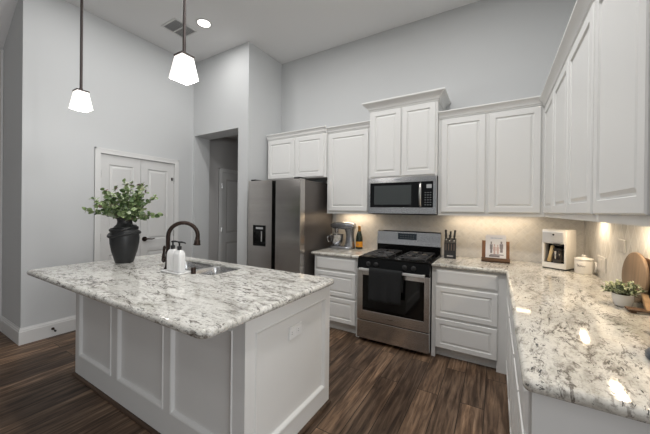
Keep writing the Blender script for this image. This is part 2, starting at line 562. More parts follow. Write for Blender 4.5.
X, Y, Z = (1, 0, 0), (0, 1, 0), (0, 0, 1)
NX, NY = (-1, 0, 0), (0, -1, 0)
RAISED = [(0, 0), (0, .015), (.005, .020), (.054, .020), (.058, .010), (.067, .010), (.082, .0175), (.086, .0175)]
RAISED_S = [(0, 0), (0, .015), (.005, .020), (.044, .020), (.048, .010), (.056, .010), (.070, .0175), (.074, .0175)]
SLAB = [(0, 0), (0, .009), (.014, .018), (.022, .020)]

# ================================================================== THE ROOM
H = 3.73
XR, XP = 2.015, -2.871            # right wall face, pantry wall face
YO, YP = -0.707, -2.635           # wall with the opening, end of the pantry block
struct('floor', MB().box((-7.6, -8.3, -0.06), (4.9, 2.2, 0)), MT['floor'])
struct('ceiling', MB().box((-2.82, -8.3, H), (4.9, 0.3, H+0.1)).box((-3.1, YP, H), (-2.82, 0.3, H+0.1)), MT['ceil'])
# vaulted part over the living area on the left
struct('ceiling_slope', MB().prism([(-2.82, -8.3, H), (-5.6, -8.3, 1.92), (-5.6, -8.3, 2.02), (-2.82, -8.3, H+0.1)], (0, 8.3+YP-0.0, 0), 1), MT['ceil'])
struct('wall_back', MB().box((-1.655, 0, 0), (2.3, 0.15, H)), MT['wall'])
struct('wall_right', MB().box((XR, -2.75, 0), (XR+0.15, 0, H)), MT['wall'])
struct('wall_left', MB().box((XP-0.13, YP, 0), (XP, -2.0, H)).box((XP-0.13, -2.0, 2.11), (XP, -0.97, H)).box((XP-0.13, -0.97, 0), (XP, -0.43, H)), MT['wall'])
struct('wall_far_left', MB().box((-3.54, YP, 0), (XP-0.13, YP+0.13, H)).box((-5.6, YP, 0), (-3.54, YP+0.13, H)), MT['wall'])
# wall with the cased-less opening (thick), and the side of the fridge alcove
struct('wall_opening', MB().box((XP, YO, 2.57), (-1.851, -0.43, H)).box((XP, YO, 0), (-2.836, -0.43, 2.57)).box((-1.851, YO, 0), (-1.655, 0.15, H)), MT['wall'])
# hallway behind the opening
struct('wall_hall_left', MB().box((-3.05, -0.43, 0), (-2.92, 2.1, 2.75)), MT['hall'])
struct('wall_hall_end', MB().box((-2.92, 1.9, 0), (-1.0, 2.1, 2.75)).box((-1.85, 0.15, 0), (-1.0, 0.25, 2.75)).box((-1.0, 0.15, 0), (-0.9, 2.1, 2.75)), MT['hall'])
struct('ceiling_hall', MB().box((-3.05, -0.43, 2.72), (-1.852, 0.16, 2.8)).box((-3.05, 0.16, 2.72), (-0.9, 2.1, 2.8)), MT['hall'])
# living area shell behind the camera
# unseen nook past the counter end, added to bring daylight in from the right
struct('wall_added_nook_back', MB().box((XR+.15, -2.75, 0), (4.8, -2.60, H)), MT['wall'])
struct('wall_added_nook_right', MB().box((4.65, -3.05, 0), (4.8, -2.75, H)).box((4.65, -6.05, 2.65), (4.8, -3.05, H)).box((4.65, -6.05, 0), (4.8, -3.05, 0.45)).box((4.65, -8.3, 0), (4.8, -6.05, H)), MT['wall'])
struct('wall_front', MB().box((-5.6, -8.3, 0), (-3.7, -8.15, H)).box((0.7, -8.3, 0), (4.8, -8.15, H)).box((-3.7, -8.3, 2.75), (0.7, -8.15, H)).box((-3.7, -8.3, 0), (0.7, -8.15, 0.45)), MT['wall'])
struct('wall_far', MB().box((-5.65, -8.3, 0), (-5.55, YP, 2.2)), MT['wall'])

def window(name, plane, a0, a1, z0, z1, n):
    m = MB()
    p = plane
    def b(u0, u1, w0, w1, t=0.05):
        if name.endswith('1'): m.box((p, u0, w0), (p+t, u1, w1))
        else: m.box((u0, p-t, w0), (u1, p, w1))
    b(a0, a1, z0, z0+.06); b(a0, a1, z1-.06, z1)
    for k in range(n+1):
        c = a0+(a1-a0)*k/n
        b(max(a0, c-.03), min(a1, c+.03), z0, z1)
    return struct(name, m, MT['trim'])
window('window_1', 4.70, -6.05, -3.05, 0.45, 2.65, 3)  # unseen window of the added nook
window('window_2', -8.18, -3.7, 0.7, 0.45, 2.75, 4)

# tall baseboards
def base_profile(p, q, n, m):
    """baseboard from p to q with outward normal n"""
    n = Vector(n); p = Vector(p); q = Vector(q)
    prof = [(0.001, 0), (.016, 0), (.016, .105), (.013, .112), (.013, .120), (.007, .132), (.004, .138), (.001, .138)]
    m.loft([[c+n*d+Vector((0, 0, z)) for d, z in prof] for c in (p, q)])
BP = [(0.001, 0), (.016, 0), (.016, .130), (.012, .137), (.012, .147), (.006, .160), (.004, .170), (.001, .170)]
def run_base(name, pts):
    m = MB(); crown_run(m, pts, BP)
    return struct(name, m, MT['trim'])
run_base('baseboard_left', [(-3.54, YP), (XP, YP), (XP, -2.020)])
run_base('baseboard_left_end', [(XP, -0.951), (XP, YO), (-2.838, YO)])
run_base('baseboard_opening', [(-1.85, YO), (-1.656, YO)])
struct('trim_1', MB().box((-3.66, YP-.02, 0), (-3.545, YP-.001, 3.2), .004), MT['trim'])

# pantry double door with casing, in the left wall
def casing(m, x, y0, y1, zt, w=.062):
    for a, b in ((0, .010), (.018, .016), (.044, .021)):
        m.box((x+.001, y0-w+a, 0), (x+b, y0-0.0+0, zt+w-a)) if a == 0 else None
    m.box((x+.001, y0-w, 0), (x+.016, y0-w+.016, zt+w)); m.box((x+.001, y1+w-.016, 0), (x+.016, y1+w, zt+w)); m.box((x+.001, y0-w, zt+w-.016), (x+.016, y1+w, zt+w))
    m.box((x+.001, y0-w+.016, 0), (x+.013, y0, zt+w-.016)); m.box((x+.001, y1, 0), (x+.013, y1+w-.016, zt+w-.016)); m.box((x+.001, y0, zt), (x+.013, y1, zt+w-.016))
    m.box((x-.12, y0-.004, 0), (x, y0, zt)); m.box((x-.12, y1, 0), (x, y1+.004, zt)); m.box((x-.12, y0, zt), (x, y1, zt+.004))
m = MB(); casing(m, XP, -1.955, -1.015, 2.085); struct('trim_2', m, MT['trim'])
def door_leaf(name, x, y0, y1, z1, panels, mt):
    m = MB()
    w = y1-y0
    D = .011
    m.box((x-.035, y0, .012), (x-D, y1, z1))
    s = .092
    zs = [.012]+[z for p in panels for z in p]+[z1]
    m.box((x-D, y0, .012), (x, y0+s, z1)); m.box((x-D, y1-s, .012), (x, y1, z1))
    for a, b in zip(zs[0::2], zs[1::2]):
        m.box((x-D, y0+s, a), (x, y1-s, b))
    for a, b in panels:
        m.panel((x-D, y0+s, a), Y, Z, X, w-2*s, b-a, [(0, 0), (0, D), (.010, .001), (.020, .001), (.040, .008), (.045, .008)])
    return struct(name, m, mt)
PN = [(.22, .82), (.98, 1.96)]
d1 = door_leaf('door_1', XP-.012, -1.950, -1.4875, 2.08, PN, MT['door'])
d2 = door_leaf('door_2', XP-.012, -1.4825, -1.020, 2.08, PN, MT['door'])
def lever(parent, x, y, z, dy):
    m = MB()
    m.cyl((x, y, z), (x+.012, y, z), .032, 20); m.cyl((x+.010, y, z), (x+.05, y, z), .011, 12)
    m.tube([(x+.048, y, z), (x+.052, y+dy*.03, z+.002), (x+.052, y+dy*.075, z-.004), (x+.050, y+dy*.115, z+.004)], .009, 10, [.011, .010, .008, .006])
    m.build('door_handle', MT['bronze'], parent, SM)
lever(d2, XP-.012, -1.432, .99, 1)
for par, yy in ((d1, -1.953), (d2, -1.017)):
    for z in (.25, 1.05, 1.83):
        MB().cyl((XP-.006, yy, z-.045), (XP-.006, yy, z+.045), .008, 10).build('hinge', MT['steel'], par, SM)
# roller catch of the right leaf
MB().box((XP-.01, -1.060, 1.83), (XP+.004, -1.040, 1.875), .003).build('hook_latch', MT['bronze'], d2)

# hallway door seen through the opening
m = MB(); casing(m, -2.92, -.11, .72, 2.08); struct('trim_3', m, MT['trim'])
d3 = door_leaf('door_3', -2.915, -.105, .715, 2.075, PN, MT['door'])
lever(d3, -2.915, .655, .98, -1)
for z in (.25, 1.05, 1.83):
    MB().cyl((-2.909, -.108, z-.045), (-2.909, -.108, z+.045), .008, 10).build('hinge', MT['steel'], d3, SM)

# tiled backsplash
struct('trim_4', MB().box((-.64, -.008, .90), (XR-.009, -.001, 1.46)), MT['tile_b'])
struct('trim_5', MB().box((XR-.008, -2.52, .90), (XR-.001, -.001, 1.46)), MT['tile_r'])

# ================================================================== UPPER CABINETS
def crown_prof(z0, z1, out):
    h = z1-z0
    P = [(0.001, z0), (.008, z0), (.010, z0+h*.14), (.018, z0+h*.20)]
    for k in range(7):
        t = k/6
        P.append((.018+(out-.026)*(t**1.5), z0+h*(.20+.56*(t**.75))))
    P += [(out-.004, z0+h*.80), (out, z0+h*.84), (out, z1-.004), (out-.004, z1), (0.001, z1)]
    return P
def upper(label, loc, x0, x1, yf, z0, z1, doors, crown, ends, rail=True, group=None, dz0=.012, dz1=.02):
    """wall cabinet facing -y"""
    t = thing('wall_cabinet', loc, label, 'cabinet', group)
    m = MB().box((x0, yf, z0), (x1, -.002, z1))
    if rail:
        m.box((x0, yf+.001, z0-.022), (x1, yf+.02, z0))
    m.build('carcass', MT['cab'], t)
    for a, b in doors:
        MB().panel((a, yf, z0+dz0), X, Z, NY, b-a, z1-z0-dz0-dz1, RAISED).build('door', MT['cab'], t)
    zc0, zc1, out = crown
    m = MB()
    pts = [(x0, -.003), (x0, yf), (x1, yf), (x1, -.003)]
    i0 = 0 if ends[0] else 1
    i1 = 4 if ends[1] else 3
    # travel +x along the front: outward (-y) lies to the right
    crown_run(m, pts[i0:i1], crown_prof(zc0, zc1, out))
    m.build('crown', MT['cab'], t)
    return t
upper('short white two-door wall cabinet over the stainless refrigerator', (-1.1, -.2, 1.84), -1.600, -.602, -.365, 1.845, 2.425,
      [(-1.58, -1.112), (-1.088, -.632)], (2.425, 2.50, .040), (False, False), rail=False)
upper('narrow single-door white wall cabinet above the stand mixer, between fridge cabinet and microwave', (-.3, -.16, 1.37), -.600, -.002, -.33, 1.395, 2.412,
      [(-.572, -.030)], (2.412, 2.485, .045), (False, False))
upper('tall stepped-up white wall cabinet with two doors above the microwave', (.38, -.19, 1.79), 0.0, .762, -.375, 1.792, 2.585,
      [(.022, .374), (.388, .740)], (2.575, 2.675, .075), (True, True), rail=False)
upper('wide white two-door wall cabinet right of the microwave, facing the room', (1.2, -.16, 1.37), .764, 1.672, -.33, 1.395, 2.395,
      [(.795, 1.200), (1.228, 1.640)], (2.385, 2.46, .050), (False, False))
# the run along the right wall
def upper_side(label, y0, y1, doors):
    """wall cabinet facing -x, from y0 (far) to y1 (near)"""
    xf = 1.674
    t = thing('wall_cabinet', (1.84, (y0+y1)/2, 1.37), label, 'cabinet', None)
    m = MB().box((xf, y1, 1.395), (XR-.002, y0, 2.355))
    m.box((xf+.001, y1, 1.373), (xf+.02, y0, 1.395))
    m.build('carcass', MT['cab'], t)
    for a, b in doors:
        MB().panel((xf, a, 1.407), NY, Z, NX, a-b, 2.335-1.407, RAISED).build('door', MT['cab'], t)
    m = MB(); crown_run(m, [(xf, y0), (xf, y1)], crown_prof(2.345, 2.44, .052)); m.build('crown', MT['cab'], t)
upper_side('corner white wall cabinet on the right wall, farthest from the camera', -.333, -.868, [(-.385, -.855)])
upper_side('white two-door wall cabinet above the potted plant and cutting board', -.870, -1.905, [(-.884, -1.372), (-1.388, -1.892)])
upper_side('nearest white wall cabinet, cut off by the right edge of the photo', -1.907, -2.445, [(-1.922, -2.430)])
# ================================================================== BASE CABINETS
def base_front(label, loc, x0, x1, yf, fronts, stile_l, stile_r):
    t = thing('base_cabinet', loc, label, 'cabinet')
    m = MB().box((x0, yf, .105), (x1, -.002, .872))
    if stile_l: m.box((x0, yf, .001), (x0+stile_l, yf+.05, .105))
    if stile_r: m.box((x1-stile_r, yf, .001), (x1, yf+.05, .105))
    m.build('carcass', MT['cab'], t)
    MB().box((x0+.001, yf+.075, .001), (x1-.001, yf+.09, .105)).box((x0+.003, yf+.064, .001), (x1-.003, yf+.075, .02)).build('toe_kick', MT['cab'], t)
    for a, b, z0, z1, kind in fronts:
        MB().panel((a, yf, z0), X, Z, NY, b-a, z1-z0, kind).build('drawer', MT['cab'], t)
    return t
base_front('white three-drawer base cabinet between the refrigerator and the range', (-.31, -.3, 0), -.602, -.003, -.61,
           [(-.578, -.048, .712, .858, SLAB), (-.578, -.048, .415, .692, RAISED_S), (-.578, -.048, .118, .395, RAISED_S)], .03, .04)
base_front('white three-drawer base cabinet right of the range, under the knife block', (1.08, -.3, 0), .765, 1.397, -.61,
           [(.803, 1.318, .712, .858, SLAB), (.803, 1.318, .402, .692, RAISED_S), (.803, 1.318, .105, .382, RAISED_S)], .035, .085)
def base_side(label, y0, y1, fronts, foot=0):
    """base cabinet facing -x along the right wall"""
    xf = 1.402
    t = thing('base_cabinet', (1.7, (y0+y1)/2, 0), label, 'cabinet')
    m = MB().box((xf, y1, .105), (XR-.01, y0, .872))
    if foot: m.box((xf, y1, .001), (XR-.01, y1+foot, .105))
    m.build('carcass', MT['cab'], t)
    MB().box((xf+.075, y1+foot+.001, .001), (xf+.09, y0-.001, .105)).build('toe_kick', MT['cab'], t)
    for nm, a, b, z0, z1, kind in fronts:
        MB().panel((xf, a, z0), NY, Z, NX, a-b, z1-z0, kind).build(nm, MT['cab'], t)
base_side('white base cabinet along the right wall, tucked into the far corner under the coffee maker', -.612, -1.22, [('drawer', -.66, -1.20, .712, .858, SLAB), ('door', -.66, -1.20, .118, .692, RAISED)])
base_side('white base cabinet along the right wall, middle of three under the long counter', -1.222, -1.84, [('drawer', -1.24, -1.82, .712, .858, SLAB), ('door', -1.24, -1.525, .118, .692, RAISED_S), ('door', -1.535, -1.82, .118, .692, RAISED_S)])
base_side('white end base cabinet of the right counter, its plain side facing the camera', -1.842, -2.485, [('drawer', -1.86, -2.478, .712, .858, SLAB), ('door', -1.86, -2.165, .118, .692, RAISED_S), ('door', -2.175, -2.478, .118, .692, RAISED_S)], .02)

# ================================================================== COUNTERTOPS
ZC0, ZC1 = .874, .914
c1 = slab([(-.634, -.648), (-.004, -.648), (-.004, -.010), (-.634, -.010)], ZC0, ZC1).build('countertop', MT['gran_c'], None, SM, flat_caps=True)
tag(c1, 'short granite countertop holding the stand mixer, left of the range', 'countertop')
P = [(.766, -.648)] + [(1.375, -.648)]
P += round_corner((1.375, -.648), (1.375, -2.53), (2.0, -2.53), .022)
P += [(XR-.010, -2.53), (XR-.010, -.010), (.766, -.010)]
# make it counter-clockwise
area2 = sum(P[i][0]*P[(i+1) % len(P)][1]-P[(i+1) % len(P)][0]*P[i][1] for i in range(len(P)))
if area2 < 0: P.reverse()
c2 = slab(P, ZC0, ZC1).build('countertop', MT['gran_c'], None, SM, flat_caps=True)
tag(c2, 'long L-shaped speckled granite countertop under the coffee maker and potted plant', 'countertop')

# ================================================================== ISLAND
isl = thing('kitchen_island', (-.75, -2.14, 0), 'large white panelled kitchen island base in the middle of the floor', 'island')
IX0, IX1, IY0, IY1 = -1.745, .252, -2.558, -1.727
m = MB().box((IX0+.018, IY0+.018, .001), (IX1-.018, IY1, .66))
m.box((IX0+.018, IY0+.018, .66), (IX1-.018, -2.30, .872)).box((IX0+.018, -1.775, .66), (IX1-.018, IY1, .872))
m.box((IX0+.018, -2.30, .66), (-1.33, -1.775, .872)).box((-.47, -2.30, .66), (IX1-.018, -1.775, .872))
m.build('body', MT['cab'], isl)
# front: frame with three sunk panels
m = MB()
xs = [(-1.675, -1.115), (-1.025, -.445), (-.375, .165)]
zb, zt = .175, .80
m.box((IX0, IY0, .001), (IX1, IY0+.018, zb)); m.box((IX0, IY0, zt), (IX1, IY0+.018, .872))
e = [IX0]+[v for p in xs for v in p]+[IX1]
for a, b in zip(e[0::2], e[1::2]): m.box((a, IY0, zb), (b, IY0+.018, zt))
for a, b in xs:
    m.panel((a, IY0+.018, zb), X, Z, NY, b-a, zt-zb, [(0, 0.0), (0, .018), (.006, .0235), (.014, .020), (.024, .003), (.030, .0015)])
m.build('front_panelling', MT['cab'], isl)
# right end: one big panel with an eared corner post
m = MB()
ya0, ya1 = -2.49, -1.785
zb, zt = .135, .785
m.box((IX1-.018, IY0+.0181, .001), (IX1, IY1, zb)); m.box((IX1-.018, IY0+.0181, zt), (IX1, IY1, .872))
m.box((IX1-.018, IY0+.0181, zb), (IX1, ya0, zt)); m.box((IX1-.018, ya1, zb), (IX1, IY1, zt))
m.panel((IX1-.018, ya0, zb), Y, Z, X, ya1-ya0, zt-zb, [(0, 0.0), (0, .018), (.006, .0235), (.014, .020), (.024, .003), (.030, .0015)])
m.build('end_panelling', MT['cab'], isl)
m = MB().box((IX0, IY0+.0181, .001), (IX0+.0179, IY1, .872)); m.build('end_panelling', MT['cab'], isl)
# quarter-round shoe along the floor
m = MB()
q = [(0.0005, 0.001), (.020, 0.001), (.019, .008), (.014, .015), (.007, .0195), (0.0005, .020)]
crown_run(m, [(IX0, IY1), (IX0, IY0), (IX1, IY0), (IX1, IY1)], q)
m.build('shoe_molding', MT['shoe'], isl)

SX0, SX1, SY0, SY1 = -1.285, -.525, -2.165, -1.825
out = rrect(-1.905, -2.832, .302, -1.712, .06, 0, 8)
top = slab(out, ZC0, ZC1, rrect(SX0, SY0, SX1, SY1, .07, 0, 6)).build('countertop', MT['gran_i'], None, SM, flat_caps=True)
tag(top, 'broad granite island top with rounded corners and a sink cut-out', 'countertop')
# double-bowl undermount sink
snk = thing('kitchen_sink', (-.92, -2.0, ZC0), 'stainless undermount double-bowl sink set in the granite island', 'sink')
XD0, XD1 = -.880, -.854
m = MB()
fl = rrect(SX0-.025, SY0-.025, SX1+.025, SY1+.025, .08, 0, 6)
m2 = MB()
for (a, b) in ((SX0+.015, XD0), (XD1, SX1-.015)):
    mb = MB()
    o_ = rrect(a, SY0+.015, b, SY1-.015, .065, 0, 6)
    L = []
    for d, z in ((-.012, .900), (0, .900), (.004, .893), (.008, .80), (.012, .71), (.022, .692), (.045, .686)):
        L.append([(x, y, z) for x, y in rrect(a, SY0+.015, b, SY1-.015, .065, d, 6)])
    # outside skin
    for d, z in ((.045, .682), (.018, .688), (.006, .71), (-.002, .888), (-.012, .895)):
        L.append([(x, y, z) for x, y in rrect(a, SY0+.015, b, SY1-.015, .065, d, 6)])
    # inner bottom closes at loop 6, outer bottom at loop 7
    vs = mb.loft(L[:7], False, True); mb.loft(L[7:], True, False)
    bw = mb.build('bowl', MT['sink'], snk, 1.0)
    MB().lathe([(.042, .6862), (.042, .689), (.030, .6885), (.028, .687)], ((a+b)/2, (SY0+SY1)/2, 0), 20).build('drain', MT['chrome'], bw, SM)
# faucet
FX, FY = -1.022, -2.195
fa = thing('faucet', (FX, FY, ZC1), 'dark bronze gooseneck kitchen faucet arching over the island sink', 'faucet')
m = MB()
m.lathe([(.030, ZC1+.0005), (.030, ZC1+.006), (.024, ZC1+.014), (.020, ZC1+.03), (.019, ZC1+.12), (.021, ZC1+.125), (.021, ZC1+.14), (.016, ZC1+.15), (.013, ZC1+.17)], (FX, FY, 0), 20)
m.build('base', MT['bronze'], fa, SM)
dx, dy = .60, .80
R_ = .112
pts = [(FX, FY, ZC1+.15), (FX, FY, ZC1+.24)]
zc = ZC1+.268
for k in range(0, 15):
    a = PI-PI*1.06*k/14
    pts.append((FX+dx*(R_+R_*math.cos(a)), FY+dy*(R_+R_*math.cos(a)), zc+R_*math.sin(a)))
MB().tube(pts, .0165, 14).build('neck', MT['bronze'], fa, 3)
e = Vector(pts[-1]); tdir = (e-Vector(pts[-2])).normalized()
m = MB().tube([e-tdir*.01, e+tdir*.012, e+tdir*.018, e+tdir*.040, e+tdir*.056, e+tdir*.06], .02, 16, [.018, .019, .024, .025, .030, .024])
m.build('spray_head', MT['bronze'], fa, SM)
# side lever with ball and handle
m = MB()
lx, ly = FX-.032, FY-.010
m.cyl((FX, FY, ZC1+.07), (lx-.01, ly-.004, ZC1+.075), .013, 12)
m.tube([(lx-.012, ly, ZC1+.05), (lx-.013, ly, ZC1+.07), (lx-.016, ly, ZC1+.095), (lx-.012, ly, ZC1+.13), (lx-.004, ly, ZC1+.175), (lx-.001, ly, ZC1+.19)], .01, 12, [.008, .017, .013, .008, .011, .006])
m.build('lever', MT['bronze'], fa, 3)
# deck cap by the sink
cap = MB().lathe([(.018, ZC1+.0005), (.018, ZC1+.042), (.0165, ZC1+.047), (.010, ZC1+.049)], (-.695, -2.188, 0), 20).build('sink_cap', MT['bronze'], None, SM)
tag(cap, 'short dark bronze cylinder cap on the island beside the soap tray', 'air gap cap')

# soap tray and two white pump bottles
tray = MB()
tw, td = .235, .115
L = []
for d, z in ((.004, 0.0005), (0, .004), (0, .011), (.003, .014), (.009, .014), (.012, .009), (.02, .008)):
    L.append([(x, y, z) for x, y in rrect(-tw/2, -td/2, tw/2, td/2, .012, d, 4)])
tray.loft(L)
tr = tray.build('soap_tray', MT['ceramic'], None, SM)
tr.location = (-.845, -2.235, ZC1); tr.rotation_euler = (0, 0, .02)
tag(tr, 'small white rectangular tray under the two soap bottles on the island', 'tray')
def pump_bottle(x, y, label, rz):
    t = thing('soap_bottle', (x, y, ZC1+.0085), label, 'soap bottle', 'white pump bottles on the soap tray')
    L = [[(px, py, z) for px, py in rrect(-.042, -.030, .042, .030, .018, d, 5)] for d, z in ((.006, 0), (.001, .004), (0, .010), (0, .125), (.002, .14), (.008, .155), (.017, .167), (.0275, .172))]
    mb = MB(); mb.loft(L); mb.build('bottle', MT['ceramic'], t, 0.8, local=True)
    mb = MB().lathe([(.015, .171), (.015, .188), (.0165, .190), (.0165, .198), (.008, .200), (.006, .204), (.006, .222), (.012, .224), (.012, .234), (.004, .237)], (0, 0, 0), 16)
    p = mb.build('pump', MT['black_m'], t, SM, local=True)
    MB().tube([(0, 0, .230), (.03, 0, .232), (.060, 0, .229), (.066, 0, .222)], .006, 8, [.008, .0065, .005, .004]).build('nozzle', MT['black_m'], p, 3, local=True)
    t.rotation_euler = (0, 0, rz)
pump_bottle(-.893, -2.232, 'left one of two white pump soap bottles on the island tray', .15)
pump_bottle(-.797, -2.238, 'right one of two white pump soap bottles, next to the bronze cap', .1)

# outlet on the island end
op = thing('outlet', (IX1+.002, -2.13, .662), 'white outlet plate on the right end panel of the island', 'outlet')
MB().panel((IX1-.0152, -2.193, .624), Y, Z, X, .126, .077, [(0, 0), (0, .004), (.004, .007)]).build('plate', MT['white'], op)
for yc in (-2.162, -2.098):
    s_ = MB().box((IX1-.009, yc-.026, .646), (IX1-.0065, yc+.026, .679), .001).build('socket', MT['white'], op)
    for dz_ in (-.006, .006): MB().box((IX1-.0066, yc-.012, .6625+dz_-.001), (IX1-.0062, yc-.004, .6625+dz_+.001)).build('slot', MT['black_m'], s_)

# ================================================================== VASE WITH BRANCHES
VX, VY = -1.625, -2.245
va = thing('vase', (VX, VY, ZC1), 'dark charcoal earthenware vase with twisted shoulder bands on the island', 'vase')
MB().lathe([(.066, .0005), (.071, .006), (.084, .05), (.101, .11), (.113, .18), (.116, .23), (.109, .285), (.085, .325), (.062, .350), (.057, .375), (.062, .398), (.068, .408), (.064, .412), (.054, .400), (.049, .36), (.05, .30)], (VX, VY, ZC1), 40, True, True).build('body', MT['vase'], va, SM)
def band(z0, amp, ph, r0, tilt, k=2):
    P_ = []
    for i in range(49):
        a = 2*PI*i/48
        z = z0+tilt*math.cos(a-ph)+amp*math.sin(k*a+ph)
        # follow the body radius at this height
        zz = max(.20, min(.36, z))
        t = (zz-.20)/.16
        r = .132*(1-t)+.062*t if t > .35 else .131-.02*t
        r = {0: r}[0]
        prof = [(.20, .115), (.24, .116), (.285, .109), (.325, .085), (.35, .064), (.375, .060)]
        for (za, ra), (zb_, rb) in zip(prof, prof[1:]):
            if za <= zz <= zb_: r = ra+(rb-ra)*(zz-za)/(zb_-za)
        P_.append((VX+(r+r0*.4)*math.cos(a), VY+(r+r0*.4)*math.sin(a), ZC1+z))
    return P_
for z0, amp, ph, r0, tilt in ((.305, .008, .4, .014, .012), (.272, .012, 2.1, .013, .022), (.318, .006, 4.0, .012, -.016)):
    MB().tube(band(z0, amp, ph, r0, tilt), r0, 8, cap=False).build('band', MT['vase'], va, 3)

def leaf(m, p, d, n, L, W, fold=.25):
    d = d.normalized(); s = d.cross(n)
    if s.length < 1e-4: s = d.cross(Vector((1, 0, 0)))
    s.normalize(); n = s.cross(d)
    rows = ((0, .0), (.25, .8), (.55, 1.0), (.82, .65), (1.0, 0.0))
    prev = None
    bm = m.bm
    for t, w in rows:
        c = p+d*L*t-n*(L*.18*t*t)
        a = bm.verts.new(c+s*W*w/2+n*W*fold*w*.5); mid = bm.verts.new(c); b = bm.verts.new(c-s*W*w/2+n*W*fold*w*.5)
        if prev:
            bm.faces.new((prev[0], prev[1], mid, a)); bm.faces.new((prev[1], prev[2], b, mid))
        prev = (a, mid, b)
def rv(): return Vector((random.uniform(-1, 1), random.uniform(-1, 1), random.uniform(-1, 1)))
fo = thing('leafy_branches', (VX, VY, ZC1+.405), 'loose bunch of green round-leaved branches standing in the dark vase', 'branches')
O = Vector((VX+.022, VY, ZC1+.36))
rnd = random.Random(21)
NSP = 30
for i in range(NSP):
    a = 2*PI*i/NSP*3.3+rnd.uniform(-.3, .3)
    lean = rnd.choice((rnd.uniform(.05, .45), rnd.uniform(.3, .75), rnd.uniform(.6, 1.0)))
    ln = rnd.uniform(.32, .44)*(1.04-.26*lean)
    d = Vector((math.cos(a)*lean, math.sin(a)*lean, 1.0-.42*lean)).normalized()
    P_ = []
    for k in range(7):
        t = k/6
        P_.append(O+Vector((math.cos(a), math.sin(a), 0))*(.02*t)+d*ln*t+Vector((0, 0, -.08*lean*t*t)))
    m = MB().tube(P_, .002, 5, [.0026-.0016*k/6 for k in range(7)])
    sp = m.build('branch', MT['stem'], fo, 3)
    lv = MB()
    NL = 28
    for k in range(NL):
        t = .26+.74*(k+rnd.random())/NL
        j = min(5, int(t*6)); f = t*6-j
        p = P_[j].lerp(P_[j+1], f)
        side = Vector((rnd.uniform(-1, 1), rnd.uniform(-1, 1), rnd.uniform(-.6, .9))).normalized()
        size = rnd.uniform(.034, .056)*(1.15-.35*t)
        leaf(lv, p, side+d*.4, Vector((rnd.uniform(-.8, .8), rnd.uniform(-1.2, .2), .7)), size, size*.9)
    lv.build('leaves', MT['leaf'], sp)

# ================================================================== REFRIGERATOR
fr = thing('refrigerator', (-1.1, -.4, 0), 'stainless side-by-side refrigerator in the alcove beyond the island', 'refrigerator')
FL, FR, FF = -1.512, -.671, -.83
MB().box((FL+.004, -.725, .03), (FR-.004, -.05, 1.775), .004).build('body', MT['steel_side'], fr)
XS = -1.0775
for a, b, z0, z1 in ((FL, XS-.029, .05, 1.785), (XS+.029, FR, .05, 1.785)):
    left = a == FL
    m = MB()
    if left:
        # door with the dispenser niche
        nx0, nx1, nz0, nz1 = -1.424, -1.203, .945, 1.212
        m.box((a, FF, z0), (nx0, -.73, z1)); m.box((nx1, FF, z0), (b, -.73, z1))
        m.box((nx0, FF, nz1), (nx1, -.73, z1)); m.box((nx0, FF, z0), (nx1, -.73, nz0))
        d_ = m.build('door', MT['steel_d'], fr)
        MB().box((nx0, -.745, nz0), (nx1, -.732, nz1)).box((nx0, FF+.004, nz1-.075), (nx1, -.74, nz1)).box((nx0, FF+.008, nz0), (nx1, -.74, nz0+.012)).build('dispenser', MT['black'], d_)
        MB().box((-1.325, -.790, nz0+.05), (-1.303, -.746, nz1-.075), .003).build('paddle', MT['steel'], d_)
        MB().box((-1.375, FF+.002, nz1-.050), (-1.255, FF+.0045, nz1-.026)).build('display', MT['glyph'], d_)
    else:
        m.box((a, FF, z0), (b, -.73, z1), .006)
        m.build('door', MT['steel_d'], fr)
MB().box((XS-.0285, -.775, .05), (XS+.0285, -.726, 1.78)).build('handle_recess', MT['black'], fr)
for a in (FL+.03, FR-.11):
    MB().box((a, -.815, 1.7855), (a+.08, -.66, 1.806), .004).build('hinge_cover', MT['black_m'], fr)

# ================================================================== RANGE
ra = thing('gas_range', (.38, -.33, 0), 'freestanding stainless gas range with black cooktop between two base cabinets', 'range')
RL, RR = .004, .758
MB().box((RL+.004, -.63, .03), (RR-.004, -.03, .898)).box((RL+.05, -.6, .001), (RL+.09, -.56, .03)).box((RR-.09, -.6, .001), (RR-.05, -.56, .03)).build('body', MT['black_m'], ra)
# cooktop tray with raised rim
m = MB()
L = [[(x, y, z) for x, y in rrect(RL, -.672, RR, -.09, .012, d, 4)] for d, z in ((0, .8985), (0, .912), (.004, .917), (.016, .917), (.026, .909), (.03, .909))]
m.loft(L); m.build('cooktop', MT['black'], ra, SM)
# backguard
MB().box((RL, -.088, .898), (RR, -.012, 1.005), .003).build('backguard_base', MT['black'], ra)
m = MB().prism([(RL, -.012, 1.006), (RL, -.096, 1.006), (RL, -.080, 1.160), (RL, -.066, 1.172), (RL, -.012, 1.172)], (RR-RL, 0, 0), 0)
bgd = m.build('backguard', MT['steel'], ra)
m = MB().prism([(.268, -.0905, 1.070), (.268, -.0955, 1.0705), (.268, -.0885, 1.145), (.268, -.0835, 1.145)], (.222, 0, 0), 0)
dsp = m.build('display', MT['display'], bgd)
m = MB()
for i in range(6):
    for j in range(2):
        xx = .296+.030*i; zz = 1.088+.026*j; yy = -.0957+(zz-1.0755)*.105
        m.box((xx, yy-.0012, zz), (xx+.017, yy+.001, zz+.008))
m.build('buttons', mat('button_print', (.14, .145, .15), .5), dsp)
